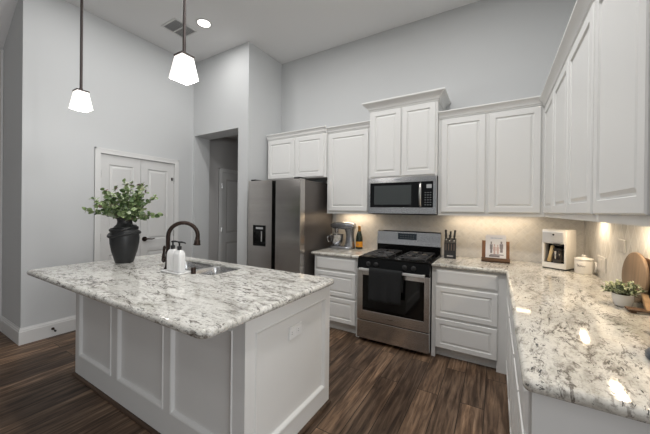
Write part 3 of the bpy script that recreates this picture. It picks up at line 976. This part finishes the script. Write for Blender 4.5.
# front control panel with knobs, slanted
m = MB().prism([(RL, -.632, .785), (RL, -.694, .785), (RL, -.694, .800), (RL, -.676, .897), (RL, -.632, .897)], (RR-RL, 0, 0), 0)
cp = m.build('control_panel', MT['black'], ra)
for xk in (.130, .215, .515, .605):
    c = Vector((xk, -.686, .845)); n = Vector((0, -.983, .182))
    m = MB().tube([c, c+n*.006, c+n*.008, c+n*.026, c+n*.029], .022, 20, [.026, .026, .021, .018, .014])
    k_ = m.build('knob', MT['black_m'], ra, SM)
    m = MB().box((xk-.003, -.722, .838), (xk+.003, -.712, .868), .001); m.build('grip', MT['black_m'], k_)
# oven door: stainless frame around dark glass
m = MB()
dz0, dz1 = .243, .775
yb = -.636
wx0, wx1, wz0, wz1 = .068, .708, .345, .722
m.box((RL, -.690, dz0), (wx0, yb, dz1), .003); m.box((wx1, -.690, dz0), (RR, yb, dz1), .003)
m.box((wx0-.003, -.690, dz0), (wx1+.003, yb, wz0), .003); m.box((wx0-.003, -.690, wz1), (wx1+.003, yb, dz1), .003)
dr = m.build('oven_door', MT['steel'], ra)
MB().box((wx0-.002, -.686, wz0-.002), (wx1+.002, yb+.002, wz1+.002)).build('window', MT['glass_d'], dr)
m = MB().box((.045, -.752, .778), (.722, -.735, .806), .005)
m.box((.05, -.738, .784), (.075, -.689, .800), .002); m.box((.692, -.738, .784), (.717, -.689, .800), .002)
m.build('handle', mat('bright_steel', (.80, .80, .79), .35, metal=.7), dr)
MB().box((.345, -.6915, .285), (.415, -.6895, .297)).build('badge', MT['chrome'], dr)
# storage drawer
MB().box((RL, -.688, .042), (RR, yb, .234), .004).build('drawer', MT['steel'], ra)
# burners and grates
for cx_, cy_, r in ((.185, -.50, .045), (.185, -.235, .038), (.575, -.50, .050), (.575, -.235, .038)):
    b_ = MB().lathe([(r+.02, .9095), (r+.02, .914), (r, .916), (r, .926), (r*.92, .930), (.01, .931)], (cx_, cy_, 0), 24).build('burner', MT['iron'], ra, SM)
def grate(x0, x1):
    y0, y1 = -.635, -.125
    m = MB(); z = .942
    def bar(a, b, w=.010):
        m.box((min(a[0], b[0])-w/2, min(a[1], b[1])-w/2, z-.012), (max(a[0], b[0])+w/2, max(a[1], b[1])+w/2, z), .003)
    bar((x0, y0), (x1, y0)); bar((x0, y1), (x1, y1)); bar((x0, y0), (x0, y1)); bar((x1, y0), (x1, y1))
    xm = (x0+x1)/2; ym = (y0+y1)/2
    bar((x0, ym), (x1, ym))
    for cy_ in (-.50, -.235):
        bar((x0, cy_), (xm-.03, cy_)); bar((xm+.03, cy_), (x1, cy_))
        bar((xm, cy_+.03), (xm, min(y1, cy_+.13))); bar((xm, max(y0, cy_-.13)), (xm, cy_-.03))
        for sx in (-1, 1):
            for sy in (-1, 1):
                m.tube([(xm+sx*.035, cy_+sy*.035, z-.006), (xm+sx*.10, cy_+sy*.09, z-.006)], .005, 6)
    for a in (x0, x1):
        for b in (y0, ym, y1): m.box((a-.006, b-.006, .9172 if b != ym else .9095), (a+.006, b+.006, z-.011))
    return m
grate(.055, .325).build('grate', MT['iron'], ra); grate(.435, .705).build('grate', MT['iron'], ra)

# towel hanging over the oven handle
m = MB()
tx0, tx1 = .168, .513
nx_, K = 36, 22
def tow(u, s):
    """u across 0..1, s along the cloth: back hem, over the bar, front hem"""
    x = tx0+(tx1-tx0)*u
    if s < .36:
        t = s/.36; z = .60+(.812-.60)*t; y = -.722
    elif s < .44:
        t = (s-.36)/.08; a = PI*t; z = .810+.010*math.sin(a); y = -.7435+.0215*math.cos(a)
    else:
        t = (s-.44)/.56; z = .810-t*(.810-.480-.012*u); y = -.765-.010*t
        w = t*.008*math.sin(u*19+1)+t*.006*math.sin(u*9+.3)
        y += w; x += t*.010*math.sin(u*5)-.004*t
    return Vector((x, y, z))
for off in (0, 1):
    pass
G = [[tow(i/nx_, k/K) for i in range(nx_+1)] for k in range(K+1)]
def nrm(k, i):
    a = G[min(k+1, K)][i]-G[max(k-1, 0)][i]; b = G[k][min(i+1, nx_)]-G[k][max(i-1, 0)]
    return a.cross(b).normalized()
A_ = [[m.bm.verts.new(G[k][i]+nrm(k, i)*.003) for i in range(nx_+1)] for k in range(K+1)]
B_ = [[m.bm.verts.new(G[k][i]-nrm(k, i)*.003) for i in range(nx_+1)] for k in range(K+1)]
for k in range(K):
    for i in range(nx_):
        m.bm.faces.new((A_[k][i], A_[k][i+1], A_[k+1][i+1], A_[k+1][i])); m.bm.faces.new((B_[k][i], B_[k+1][i], B_[k+1][i+1], B_[k][i+1]))
for k in range(K):
    m.bm.faces.new((A_[k][0], A_[k+1][0], B_[k+1][0], B_[k][0])); m.bm.faces.new((A_[k][nx_], B_[k][nx_], B_[k+1][nx_], A_[k+1][nx_]))
for i in range(nx_):
    m.bm.faces.new((A_[0][i], B_[0][i], B_[0][i+1], A_[0][i+1])); m.bm.faces.new((A_[K][i], A_[K][i+1], B_[K][i+1], B_[K][i]))
tw_ = m.build('dish_towel', MT['towel'], None, 3)
tag(tw_, 'black dish towel draped over the oven door handle', 'towel')

# ================================================================== MICROWAVE
mw = thing('microwave', (.38, -.2, 1.373), 'stainless over-the-range microwave mounted under the stepped-up cabinet', 'microwave')
MB().box((.002, -.372, 1.378), (.760, -.012, 1.788)).box((.04, -.36, 1.372), (.72, -.05, 1.378)).build('body', MT['black_m'], mw)
m = MB()
MX = .572
for a, b, c, d in ((.002, MX, 1.732, 1.787), (.002, MX, 1.384, 1.452)): m.box((a, -.402, c), (b, -.373, d), .002)
m.box((.002, -.402, 1.452), (.026, -.373, 1.732))
dr = m.build('door', MT['steel'], mw)
MB().box((.026, -.400, 1.452), (MX, -.373, 1.732)).build('window', MT['glass_d'], dr)
MB().box((.075, -.4008, 1.485), (.50, -.3995, 1.70)).build('screen', mat('mesh_glass', (.055, .062, .062), .12, spec=.6), dr)
m = MB().tube([(.602, -.401, 1.715), (.602, -.430, 1.695), (.602, -.440, 1.63), (.602, -.442, 1.59), (.602, -.440, 1.55), (.602, -.430, 1.485), (.602, -.401, 1.462)], .011, 10, [.013, .013, .0145, .0145, .0145, .013, .013])
m.build('handle', MT['steel'], dr, 3)
m = MB()
m.box((MX+.002, -.402, 1.732), (.760, -.373, 1.787), .002); m.box((MX+.002, -.402, 1.384), (.760, -.373, 1.452), .002); m.box((.728, -.402, 1.452), (.760, -.373, 1.732))
pf = m.build('panel_frame', MT['steel'], mw)
kp = MB().box((MX+.002, -.4005, 1.452), (.728, -.373, 1.732)).build('keypad', MT['glass_d'], mw)
MB().box((.660, -.4015, 1.660), (.712, -.4003, 1.700)).build('display', MT['glyph'], kp)
m = MB()
for i in range(3):
    for j in range(6): m.box((.642+.026*i, -.4012, 1.478+.026*j), (.657+.026*i, -.4003, 1.487+.026*j))
m.build('keys', mat('key_print', (.16, .165, .17), .5), kp)
MB().box((.315, -.4035, 1.756), (.395, -.4018, 1.768)).build('badge', MT['chrome'], dr)

# ================================================================== COUNTER OBJECTS
# stand mixer, head pointing left along the counter
mx = thing('stand_mixer', (-.444, -.175, ZC1), 'silver stand mixer with steel bowl on the counter beside the refrigerator', 'stand mixer')
m = MB()
L = [[(x, y, z) for x, y in rrect(-.185, -.105, .165, .105, .09, d, 8)] for d, z in ((.004, .0005), (0, .006), (0, .02), (.008, .03), (.02, .033))]
m.loft(L); m.build('base', MT['silver'], mx, SM, local=True)
m = MB()
L = []
for z, x0, x1, w in ((.030, .035, .160, .075), (.08, .05, .155, .062), (.16, .055, .150, .056), (.22, .045, .155, .058), (.26, .03, .16, .062)):
    L.append([(x, y, z) for x, y in rrect(x0, -w, x1, w, .045, 0, 6)])
m.loft(L); m.build('column', MT['silver'], mx, 0.8, local=True)
m = MB()
L = []
for x, w, z0, z1 in ((.172, .030, .275, .318), (.168, .05, .262, .332), (.14, .066, .252, .345), (.05, .070, .248, .352), (-.06, .066, .252, .348), (-.13, .058, .258, .338), (-.158, .040, .270, .325), (-.163, .02, .285, .312)):
    ring = []
    cz_, hz = (z0+z1)/2, (z1-z0)/2
    for k in range(20):
        a = 2*PI*k/20
        ca, sa = math.cos(a), math.sin(a)
        ring.append((x, w*math.copysign(abs(ca)**.7, ca), cz_+hz*math.copysign(abs(sa)**.7, sa)))
    L.append(ring)
m.loft(L); hd = m.build('head', MT['silver'], mx, 1.0, local=True)
MB().cyl((-.09, 0, .2), (-.09, 0, .262), .026, 18, .034).build('beater_hub', MT['chrome'], hd, SM, local=True)
MB().tube([(-.163, 0, .298), (-.182, 0, .298), (-.186, 0, .298)], .02, 16, [.022, .022, .018]).build('hub_knob', MT['chrome'], hd, SM, local=True)
MB().tube([(-.09, 0, .205), (-.09, 0, .16), (-.075, 0, .13), (-.05, 0, .11), (-.07, 0, .075), (-.09, 0, .065), (-.11, 0, .075), (-.13, 0, .11), (-.105, 0, .13), (-.09, 0, .16)], .006, 8).build('beater', MT['white'], mx, 3, local=True)
bo = MB().lathe([(.035, .034), (.05, .036), (.055, .045), (.080, .07), (.098, .11), (.102, .17), (.104, .178), (.101, .178), (.098, .17), (.094, .11), (.07, .07), (.02, .05)], (-.09, 0, 0), 28).build('bowl', MT['chrome'], mx, SM, local=True)
MB().tube([(-.155, -.075, .155), (-.172, -.100, .158), (-.176, -.106, .13), (-.170, -.098, .09), (-.150, -.072, .085)], .008, 8).build('bowl_handle', MT['chrome'], bo, 3, local=True)
MB().lathe([(.012, -.004), (.012, .006), (.009, .008)], (0, 0, 0), 12).build('speed_knob', MT['black_m'], hd, SM, local=True).location = (.05, -.073, .30)
mx.rotation_euler = (0, 0, .06)
# champagne bottle
bt = thing('champagne_bottle', (-.230, -.125, ZC1), 'dark green champagne bottle with an orange label between mixer and range', 'bottle')
MB().lathe([(.036, .0005), (.042, .004), (.044, .012), (.044, .13), (.040, .165), (.028, .205), (.019, .235), (.0155, .25)], (-.230, -.125, ZC1), 28).build('glass', MT['bottle'], bt, SM)
lab = MB().lathe([(.0445, .030), (.0447, .031), (.0447, .099), (.0445, .100)], (-.230, -.125, ZC1), 28).build('label', MT['orange'], bt, SM)
MB().box((-.245, -.1705, ZC1+.062), (-.213, -.1685, ZC1+.068)).box((-.242, -.1703, ZC1+.048), (-.216, -.1683, ZC1+.051)).build('print', MT['ink'], lab)
MB().lathe([(.0205, .235), (.0175, .252), (.0165, .275), (.0175, .280), (.0175, .292), (.014, .300), (.006, .302)], (-.230, -.125, ZC1), 20).build('foil', MT['foil'], bt, SM)

# knife block
kb = thing('knife_block', (.873, -.20, ZC1), 'black knife block with dark handled knives right of the range', 'knife block')
m = MB().prism([(-.058, -.070, .0005), (-.058, .06, .0005), (-.058, .085, .205), (-.058, -.035, .165)], (.116, 0, 0), 0)
b_ = m.build('block', MT['black_m'], kb, local=True)
MB().box((-.03, -.0705, .020), (.03, -.0665, .036)).build('plate', MT['chrome'], b_, local=True).rotation_euler = (0, 0, 0)
for i in range(4):
    xx = -.040+.0265*i
    m = MB().prism([(xx-.004, -.0535, .085), (xx-.004, -.0515, .085), (xx-.004, -.0385, .155), (xx-.004, -.0415, .155)], (.008, 0, 0), 0)
    m.build('slot', mat('slot_wood', (.16, .11, .08), .6) if i == 0 else bpy.data.materials['slot_wood'], b_, local=True)
def knife(x, y, h, w, tilt=0.0):
    z0 = .165+(y+.035)*.333
    m = MB()
    d = Vector((tilt, .20, 1)).normalized()
    p = Vector((x, y, z0-.02))
    m.tube([p, p+d*.03, p+d*(.03+h*.3), p+d*(.03+h*.7), p+d*(.03+h*.95), p+d*(.03+h)], w, 10, [w*.7, w*.8, w*1.05, w*.9, w*1.1, w*.6])
    k = m.build('knife_handle', MT['black_m'], kb, 3, local=True)
    MB().tube([p+d*.016, p+d*.031], w, 10, [w*.95, w*.95]).build('bolster', MT['steel'], k, SM, local=True)
for a in ((-.040, .03, .105, .011, -.06), (-.040, .065, .09, .010, -.05), (.0, .045, .085, .010, .02), (.035, .05, .095, .011, .10), (-.005, .005, .06, .009, 0), (.038, .01, .06, .009, .03)):
    knife(*a)
kb.rotation_euler = (0, 0, .10)

# cookbook on a wooden stand
sd = thing('book_stand', (1.295, -.175, ZC1), 'walnut cookbook stand against the backsplash', 'book stand')
MB().box((-.122, -.085, .0005), (.122, .035, .014), .002).box((-.122, -.092, .014), (.122, -.070, .022), .002).build('base', MT['wood_d'], sd, local=True)
MB().box((-.122, -.096, .012), (.122, -.082, .045), .002).build('ledge', MT['wood_d'], sd, local=True)
m = MB()
for xx in (-.120, .088):
    m.prism([(xx, -.045, .013), (xx, -.031, .013), (xx, .013, .205), (xx, -.001, .205)], (.032, 0, 0), 0)
m.prism([(-.10, -.028, .06), (-.10, -.016, .06), (-.10, -.004, .11), (-.10, -.016, .11)], (.20, 0, 0), 0)
m.build('back_rest', MT['wood'], sd, local=True)
bk = thing('cookbook', (1.300, -.175, ZC1), 'white cookbook with a photograph of people on its cover, on the walnut stand', 'book')
def slanted(m, x0, x1, s0, s1, d0, d1):
    """block on the slanted rest: s up the slope, d off it towards the room"""
    o = Vector((0, -.048, .024)); up = Vector((0, .223, .975)); n = Vector((0, -.975, .223))
    q_ = [o+up*s0+n*d0, o+up*s0+n*d1, o+up*s1+n*d1, o+up*s1+n*d0]
    m.prism([(x0, p.y, p.z) for p in q_], (x1-x0, 0, 0), 0)
    return m
m = slanted(MB(), -.090, .085, 0, .245, .003, .006); slanted(m, -.090, .085, 0, .245, .023, .026); slanted(m, -.092, -.088, 0, .245, .003, .026)
cv = m.build('cover', MT['paper'], bk, local=True)
slanted(MB(), -.0875, .082, .003, .242, .0062, .0228).build('pages', MT['cream'], bk, local=True)
m = MB()
rnd = random.Random(5)
xx = -.048
for wv in (.010, .012, .009, .012, .010, .006, .010, .012, .010):
    slanted(m, xx, xx+wv*.8, .206, .217, .0262, .0266); xx += wv+.0015
m.build('title', MT['ink_b'], cv, local=True)
def person(m, cx, s0, w, hh):
    slanted(m, cx-w*.25, cx+w*.25, s0+hh*.78, s0+hh, .0262, .0265); slanted(m, cx-w*.5, cx+w*.5, s0+hh*.34, s0+hh*.76, .0262, .0266); slanted(m, cx-w*.35, cx+w*.4, s0, s0+hh*.34, .0262, .0265)
for a_, c_ in (((-.042, .06, .024, .115), 'ink'), ((.045, .07, .030, .11), 'ink'), ((-.014, .05, .022, .10), 'ink_p'), ((.014, .055, .022, .09), 'ink_p')):
    m = MB(); person(m, *a_); m.build('cover_figure', MT[c_], cv, local=True)
m = MB(); slanted(m, -.06, .03, .022, .040, .0262, .0265); slanted(m, -.05, .065, .042, .05, .0262, .0266); m.build('cover_table', MT['ink'], cv, local=True)

# coffee maker in the corner, turned to the room
cm = thing('coffee_maker', (1.785, -.275, ZC1), 'cream boxy coffee maker in the corner beside the canister', 'coffee maker')
W_, D_, HH = .182, .190, .350
m = MB()
hw = W_/2
# shell with the front niche
m.box((-hw, -D_/2, .010), (hw, D_/2, .058), .004)
m.box((-hw, -D_/2, .225), (hw, D_/2, HH), .006)
m.box((-hw, -D_/2, .05), (-hw+.016, D_/2, .235), .002); m.box((hw-.016, -D_/2, .05), (hw, D_/2, .235), .002)
m.box((-hw+.01, -.01, .05), (hw-.01, D_/2, .235))
m.build('housing', MT['cream'], cm, local=True)
MB().box((-hw+.004, -D_/2+.006, .0005), (hw-.004, D_/2-.004, .010)).build('foot', MT['black_m'], cm, local=True)
MB().box((-hw+.0165, -.016, .0585), (hw-.0165, -.0105, .2245)).box((-hw+.0165, -D_/2+.004, .0582), (hw-.0165, -.0105, .062)).build('niche', MT['black'], cm, local=True)
pn = MB().panel((-hw+.004, -D_/2, .232), X, Z, NY, W_-.022, .098, [(0, -.002), (0, .003), (.004, .005)]).build('control_panel', mat('pale_steel', (.62, .62, .62), .3, metal=.3), cm, local=True)
MB().cyl((-.002, -D_/2-.005, .305), (-.002, -D_/2-.007, .305), .008, 14).build('emblem', MT['black_m'], pn, SM, local=True)
MB().cyl((.02, -.075, .212), (.02, -.075, .226), .035, 20).build('filter_basket', MT['black_m'], cm, SM, local=True)
ca = MB().lathe([(.040, .0625), (.047, .07), (.050, .09), (.046, .13), (.034, .160), (.036, .172)], (.022, -.062, 0), 24).build('carafe', MT['coffee'], cm, SM, local=True)
MB().lathe([(.037, .172), (.037, .182), (.02, .188)], (.022, -.062, 0), 20).build('lid', MT['black_m'], ca, SM, local=True)
MB().tube([(.02, -.095, .165), (.018, -.108, .160), (.018, -.110, .12), (.02, -.104, .085)], .006, 8).build('handle', MT['steel'], ca, 3, local=True)
MB().tube([(-.040, -.085, .0625), (-.030, -.075, .12), (-.022, -.062, .205)], .012, 10, [.017, .016, .014]).build('water_gauge', MT['tan'], cm, 3, local=True)
cm.rotation_euler = (0, 0, -.53)

# lidded canister
ct = thing('canister', (1.925, -.425, ZC1), 'small cream lidded canister with dark lettering next to the coffee maker', 'canister')
MB().lathe([(.055, .0005), (.0595, .004), (.060, .010), (.060, .104), (.058, .108), (.045, .110)], (0, 0, 0), 36).build('jar', MT['cream_c'], ct, SM, local=True)
l_ = MB().lathe([(.0605, .1105), (.0615, .113), (.0615, .120), (.056, .126), (.03, .131), (.014, .133), (.011, .138), (.015, .143), (.015, .150), (.010, .153)], (0, 0, 0), 36).build('lid', MT['cream_c'], ct, SM, local=True)
# brushed script on the front
m = MB()
def on_jar(a, z): return Vector((.0608*math.cos(a), .0608*math.sin(a), z))
A0 = -PI/2-.95
scr = []
for k in range(46):
    t = k/45
    scr.append(on_jar(A0+.92*t, .066+.008*math.sin(t*34)*(1.25-.8*t)-.003*t+(.006 if t < .12 else 0)))
m.tube(scr, .0014, 5)
m.build('lettering', MT['ink'], ct, 3, local=True)
MB().tube([(.058, -.022, .095), (.070, -.026, .098), (.070, -.026, .055), (.066, -.025, .02)], .005, 8, [.005, .006, .006, .009]).build('scoop', MT['ceramic'], ct, 3, local=True)

# outlet plates on the right backsplash
def wall_plate(y, z, w, h, label):
    t = thing('outlet', (XR-.009, y, z), label, 'outlet')
    MB().panel((0, w/2, -h/2), NY, Z, NX, w, h, [(0, 0), (0, .004), (.003, .006)]).build('plate', MT['plate'], t, local=True)
    n = max(1, round(w/.065)-0)
    for k in range(n):
        yc = -w/2+w*(k+.5)/n
        MB().box((-.0075, yc-.016, -.032), (-.0062, yc+.016, .032)).build('socket', MT['plate'], t, local=True)
wall_plate(-.56, 1.02, .20, .115, 'wide cream outlet plate low on the right tile wall behind the canister')
wall_plate(-.97, 1.20, .13, .085, 'small outlet plate on the right tile wall above the round board')

# potted plant
PX_, PY_ = 1.890, -1.418
pp = thing('flower_pot', (PX_, PY_, ZC1), 'small white bowl-shaped pot on the right counter in front of the round board', 'pot')
MB().lathe([(.026, .0005), (.032, .004), (.040, .024), (.0445, .045), (.0445, .064), (.042, .066), (.040, .062), (.038, .054)], (0, 0, 0), 32).build('bowl', MT['ceramic'], pp, SM, local=True)
MB().lathe([(.0378, .050), (.0378, .056), (.015, .058)], (0, 0, 0), 24).build('soil', MT['soil'], pp, SM, local=True)
pl = thing('potted_plant', (PX_, PY_, ZC1+.058), 'pale green small-leaved bushy plant growing in the white pot', 'plant')
rnd = random.Random(3)
sm_, lm_ = MB(), MB()
for i in range(60):
    a = rnd.uniform(0, 2*PI); lean = rnd.uniform(.1, 1.25)
    r0 = rnd.uniform(0, .028)
    p0 = Vector((r0*math.cos(a), r0*math.sin(a), 0))
    ln = rnd.uniform(.05, .088)
    d = Vector((math.cos(a)*lean, math.sin(a)*lean, .72)).normalized()
    P_ = [p0+d*ln*t/4+Vector((0, 0, -.025*lean*(t/4)**2)) for t in range(5)]
    sm_.tube(P_, .0011, 4)
    for k in range(12):
        t = .3+.7*(k+.5)/12; j = min(3, int(t*4)); p = P_[j].lerp(P_[j+1], t*4-j)
        q_ = Vector((rnd.uniform(-1, 1), rnd.uniform(-1, 1), rnd.uniform(-.2, .8)))
        leaf(lm_, p, q_+d*.5, Vector((rnd.uniform(-.4, .4), rnd.uniform(-.4, .4), 1)), rnd.uniform(.014, .024), rnd.uniform(.008, .013))
sm_.build('stems', MT['stem'], pl, 3, local=True); lm_.build('leaves', MT['leaf_p'], pl, None, local=True)

# round boards leaning on the right wall
def board(y, x, a, b, th, lean, label, mt, z=ZC1):
    m = MB()
    L = []
    for d, t in ((.004, 0), (0, .004), (0, th-.004), (.004, th)):
        L.append([(t, (a-d)*math.cos(2*PI*k/48), b+(b-d)*math.sin(2*PI*k/48)) for k in range(48)])
    m.loft(L)
    o = m.build('cutting_board', mt, None, SM)
    o.location = (x, y, z+.002); o.rotation_euler = (0, lean, 0)
    return tag(o, label, 'cutting board')
board(-1.285, 1.957, .172, .140, .014, .06, 'round wooden cutting board leaning on the tile wall behind the potted plant', MT['board'])
board(-1.350, 1.988, .165, .128, .008, .03, 'second darker round board tucked behind the larger one, toward the camera', MT['wood_d'])
# flat trivet with a slanted pale wooden prop
tv = MB()
tv.box((1.885, -1.550, ZC1+.0005), (1.905, -1.490, ZC1+.010), .002); tv.box((1.965, -1.550, ZC1+.0005), (1.985, -1.490, ZC1+.010), .002)
for k in range(3): tv.box((1.875, -1.552+.023*k, ZC1+.010), (1.995, -1.536+.023*k, ZC1+.018), .002)
tag(tv.build('trivet', MT['wood_d'], None), 'flat dark wooden trivet on the counter right of the white pot', 'trivet')
pr_ = MB().prism([(1.945, -1.500, ZC1+.0185), (1.945, -1.535, ZC1+.0185), (1.945, -1.475, ZC1+.085), (1.945, -1.458, ZC1+.085)], (.022, 0, 0), 0)
tag(pr_.build('wooden_prop', MT['board_l'], None), 'slanted pale wood block standing on the dark trivet by the round boards', 'wooden prop')

# steel canister cut off by the right edge
kt = thing('steel_canister', (1.829, -2.160, ZC1), 'brushed steel canister with a dark rounded foot at the right edge of the photo', 'canister')
MB().lathe([(.076, .0005), (.082, .006), (.082, .020), (.074, .028), (.068, .030)], (0, 0, 0), 32).build('foot', mat('slate_foot', (.05, .06, .075), .3), kt, SM, local=True)
MB().lathe([(.070, .0305), (.070, .165), (.072, .170), (.066, .182), (.02, .190), (.012, .200), (.005, .202)], (0, 0, 0), 32).build('body', MT['chrome'], kt, SM, local=True)

# ================================================================== CEILING AND WALL FITTINGS
def pendant(x, y, label):
    t = thing('pendant_light', (x, y, H), label, 'pendant light', 'bronze pendant lamps over the island')
    zb, zt = -1.452, -1.300
    m = MB().lathe([(.065, -.001), (.065, -.018), (.05, -.028), (.012, -.032)], (0, 0, 0), 28); m.build('ceiling_canopy', MT['rod'], t, SM, local=True)
    MB().cyl((0, 0, -.03), (0, 0, zt+.01), .0108, 12).build('rod', MT['rod'], t, SM, local=True)
    s_ = .046
    m = MB().box((-s_, -s_, zt-.002), (s_, s_, zt+.010), .002); m.cyl((0, 0, zt+.008), (0, 0, zt+.030), .014, 14); m.build('cap', MT['rod'], t, local=True)
    a, b = .042, .066
    m = MB(); th = .004
    def sq(h, z): return [(-h, -h, z), (h, -h, z), (h, h, z), (-h, h, z)]
    m.loft([sq(a, zt-.0025), sq(b, zb), sq(b-th, zb), sq(a-th, zt-.0065)], True, True)
    m.build('shade', MT['shade'], t, local=True)
    MB().lathe([(.008, zt-.02), (.014, zt-.03), (.024, zt-.075), (.022, zt-.095), (.012, zt-.108)], (0, 0, 0), 16).build('bulb', MT['led'], t, SM, local=True)
    l = bpy.data.lights.new('pendant_glow', 'POINT'); l.energy = 8; l.color = CANC; l.shadow_soft_size = .03
    o = bpy.data.objects.new('pendant_glow', l); COL.objects.link(o); o.location = (x, y, H+zb-.03)
pendant(-1.85, -2.50, 'left bronze-rod pendant lamp with a frosted flared square shade')
pendant(-.51, -2.40, 'right bronze-rod pendant lamp with a frosted flared square shade, nearer the range')

def can_and_fill(x, y, label):
    t = thing('recessed_light', (x, y, H), label, 'recessed light', 'round recessed ceiling lights')
    MB().lathe([(.095, -.001), (.095, -.006), (.085, -.009), (.072, -.004), (.072, -.001)], (0, 0, 0), 32).build('trim_ring', MT['trim'], t, SM, local=True)
    MB().lathe([(.0715, -.001), (.0715, -.004), (.03, -.005)], (0, 0, 0), 28).build('lens', MT['led'], t, SM, local=True)
for i, (x, y, w_) in enumerate(CANS_AND_FILL):
    if i == 0: can_and_fill(x, y, 'round recessed ceiling light shining beside the square air vent')
    l = bpy.data.lights.new('can_and_fill', 'AREA'); l.shape = 'DISK'; l.size = .13; l.energy = CAN_POWER*w_; l.color = CANC; l.spread = math.radians(180)  # beyond the first, lamps without fixtures, added and weighted to fill the room
    o = bpy.data.objects.new('can_and_fill', l); COL.objects.link(o); o.location = (x, y, H-.012)
# air vent
vt = thing('air_vent', (-2.225, -1.36, H), 'white square ceiling air vent with dark louvres behind the right pendant rod', 'air vent')
s_ = .155
m = MB()
for a, b in (((-s_, -s_), (s_, -s_+.022)), ((-s_, s_-.022), (s_, s_)), ((-s_, -s_+.022), (-s_+.022, s_-.022)), ((s_-.022, -s_+.022), (s_, s_-.022)), ((-s_+.022, -.008), (s_-.022, .008))):
    m.box((*a, -.010), (*b, -.001), .002)
m.build('frame', MT['trim'], vt, local=True)
MB().box((-s_+.022, -s_+.022, -.003), (s_-.022, s_-.022, -.001)).build('backing', MT['vent'], vt, local=True)
for k in range(9):
    xx = -s_+.042+k*.0285
    for y0, y1 in ((-s_+.024, -.010), (.010, s_-.024)):
        MB().prism([(xx-.009, y0, -.0032), (xx-.007, y0, -.0032), (xx+.008, y0, -.0095), (xx+.006, y0, -.0095)], (0, y1-y0, 0), 1).build('louvre', mat('louvre_grey', (.62, .62, .62), .6) if (k == 0 and y0 < 0 and y0 < -.1) else bpy.data.materials['louvre_grey'], vt, local=True)
# door stop on the baseboard
ds = thing('door_stop', (XP+.016, -2.39, .085), 'dark bronze door stop on the white baseboard left of the island', 'door stop')
MB().cyl((0.0005, 0, 0), (.006, 0, 0), .014, 14).build('plate', MT['bronze'], ds, SM, local=True)
MB().tube([(.006, 0, 0), (.04, .004, -.010), (.052, .005, -.013)], .005, 10).build('shaft', MT['bronze'], ds, SM, local=True)
MB().tube([(.050, .005, -.0125), (.062, .006, -.0158)], .009, 12).build('bumper', MT['black_m'], ds, SM, local=True)

# under-cabinet strip lights (warm), above the counters
def ucl(x, y, sx, sy, p, label):
    t = thing('cabinet_light', (x, y, 1.394), label, 'cabinet light', 'warm lights under the wall cabinets')
    MB().box((-sx/2, -sy/2, -.012), (sx/2, sy/2, -.0005), .003).build('housing', MT['white'], t, local=True)
    l = bpy.data.lights.new('cabinet_glow', 'AREA'); l.shape = 'RECTANGLE'; l.size = sx*.94; l.size_y = sy*.8; l.energy = p; l.color = WARM
    o = bpy.data.objects.new('cabinet_glow', l); COL.objects.link(o); o.location = (x, y, 1.3805)
ucl(-.30, -.12, .42, .09, 4*UC_POWER, 'warm strip light under the narrow cabinet above the stand mixer')
ucl(1.22, -.13, .80, .10, 6*UC_POWER, 'warm strip light under the wide two-door cabinet above the cookbook')
ucl(1.90, -.60, .035, .17, 5*UC_POWER, 'warm light under the corner wall cabinet above the canister')
ucl(1.88, -1.42, .035, .22, 6*UC_POWER, 'warm light under the right wall cabinet above the potted plant')
ucl(1.88, -2.20, .05, .24, 4*UC_POWER, 'warm light under the nearest right wall cabinet')
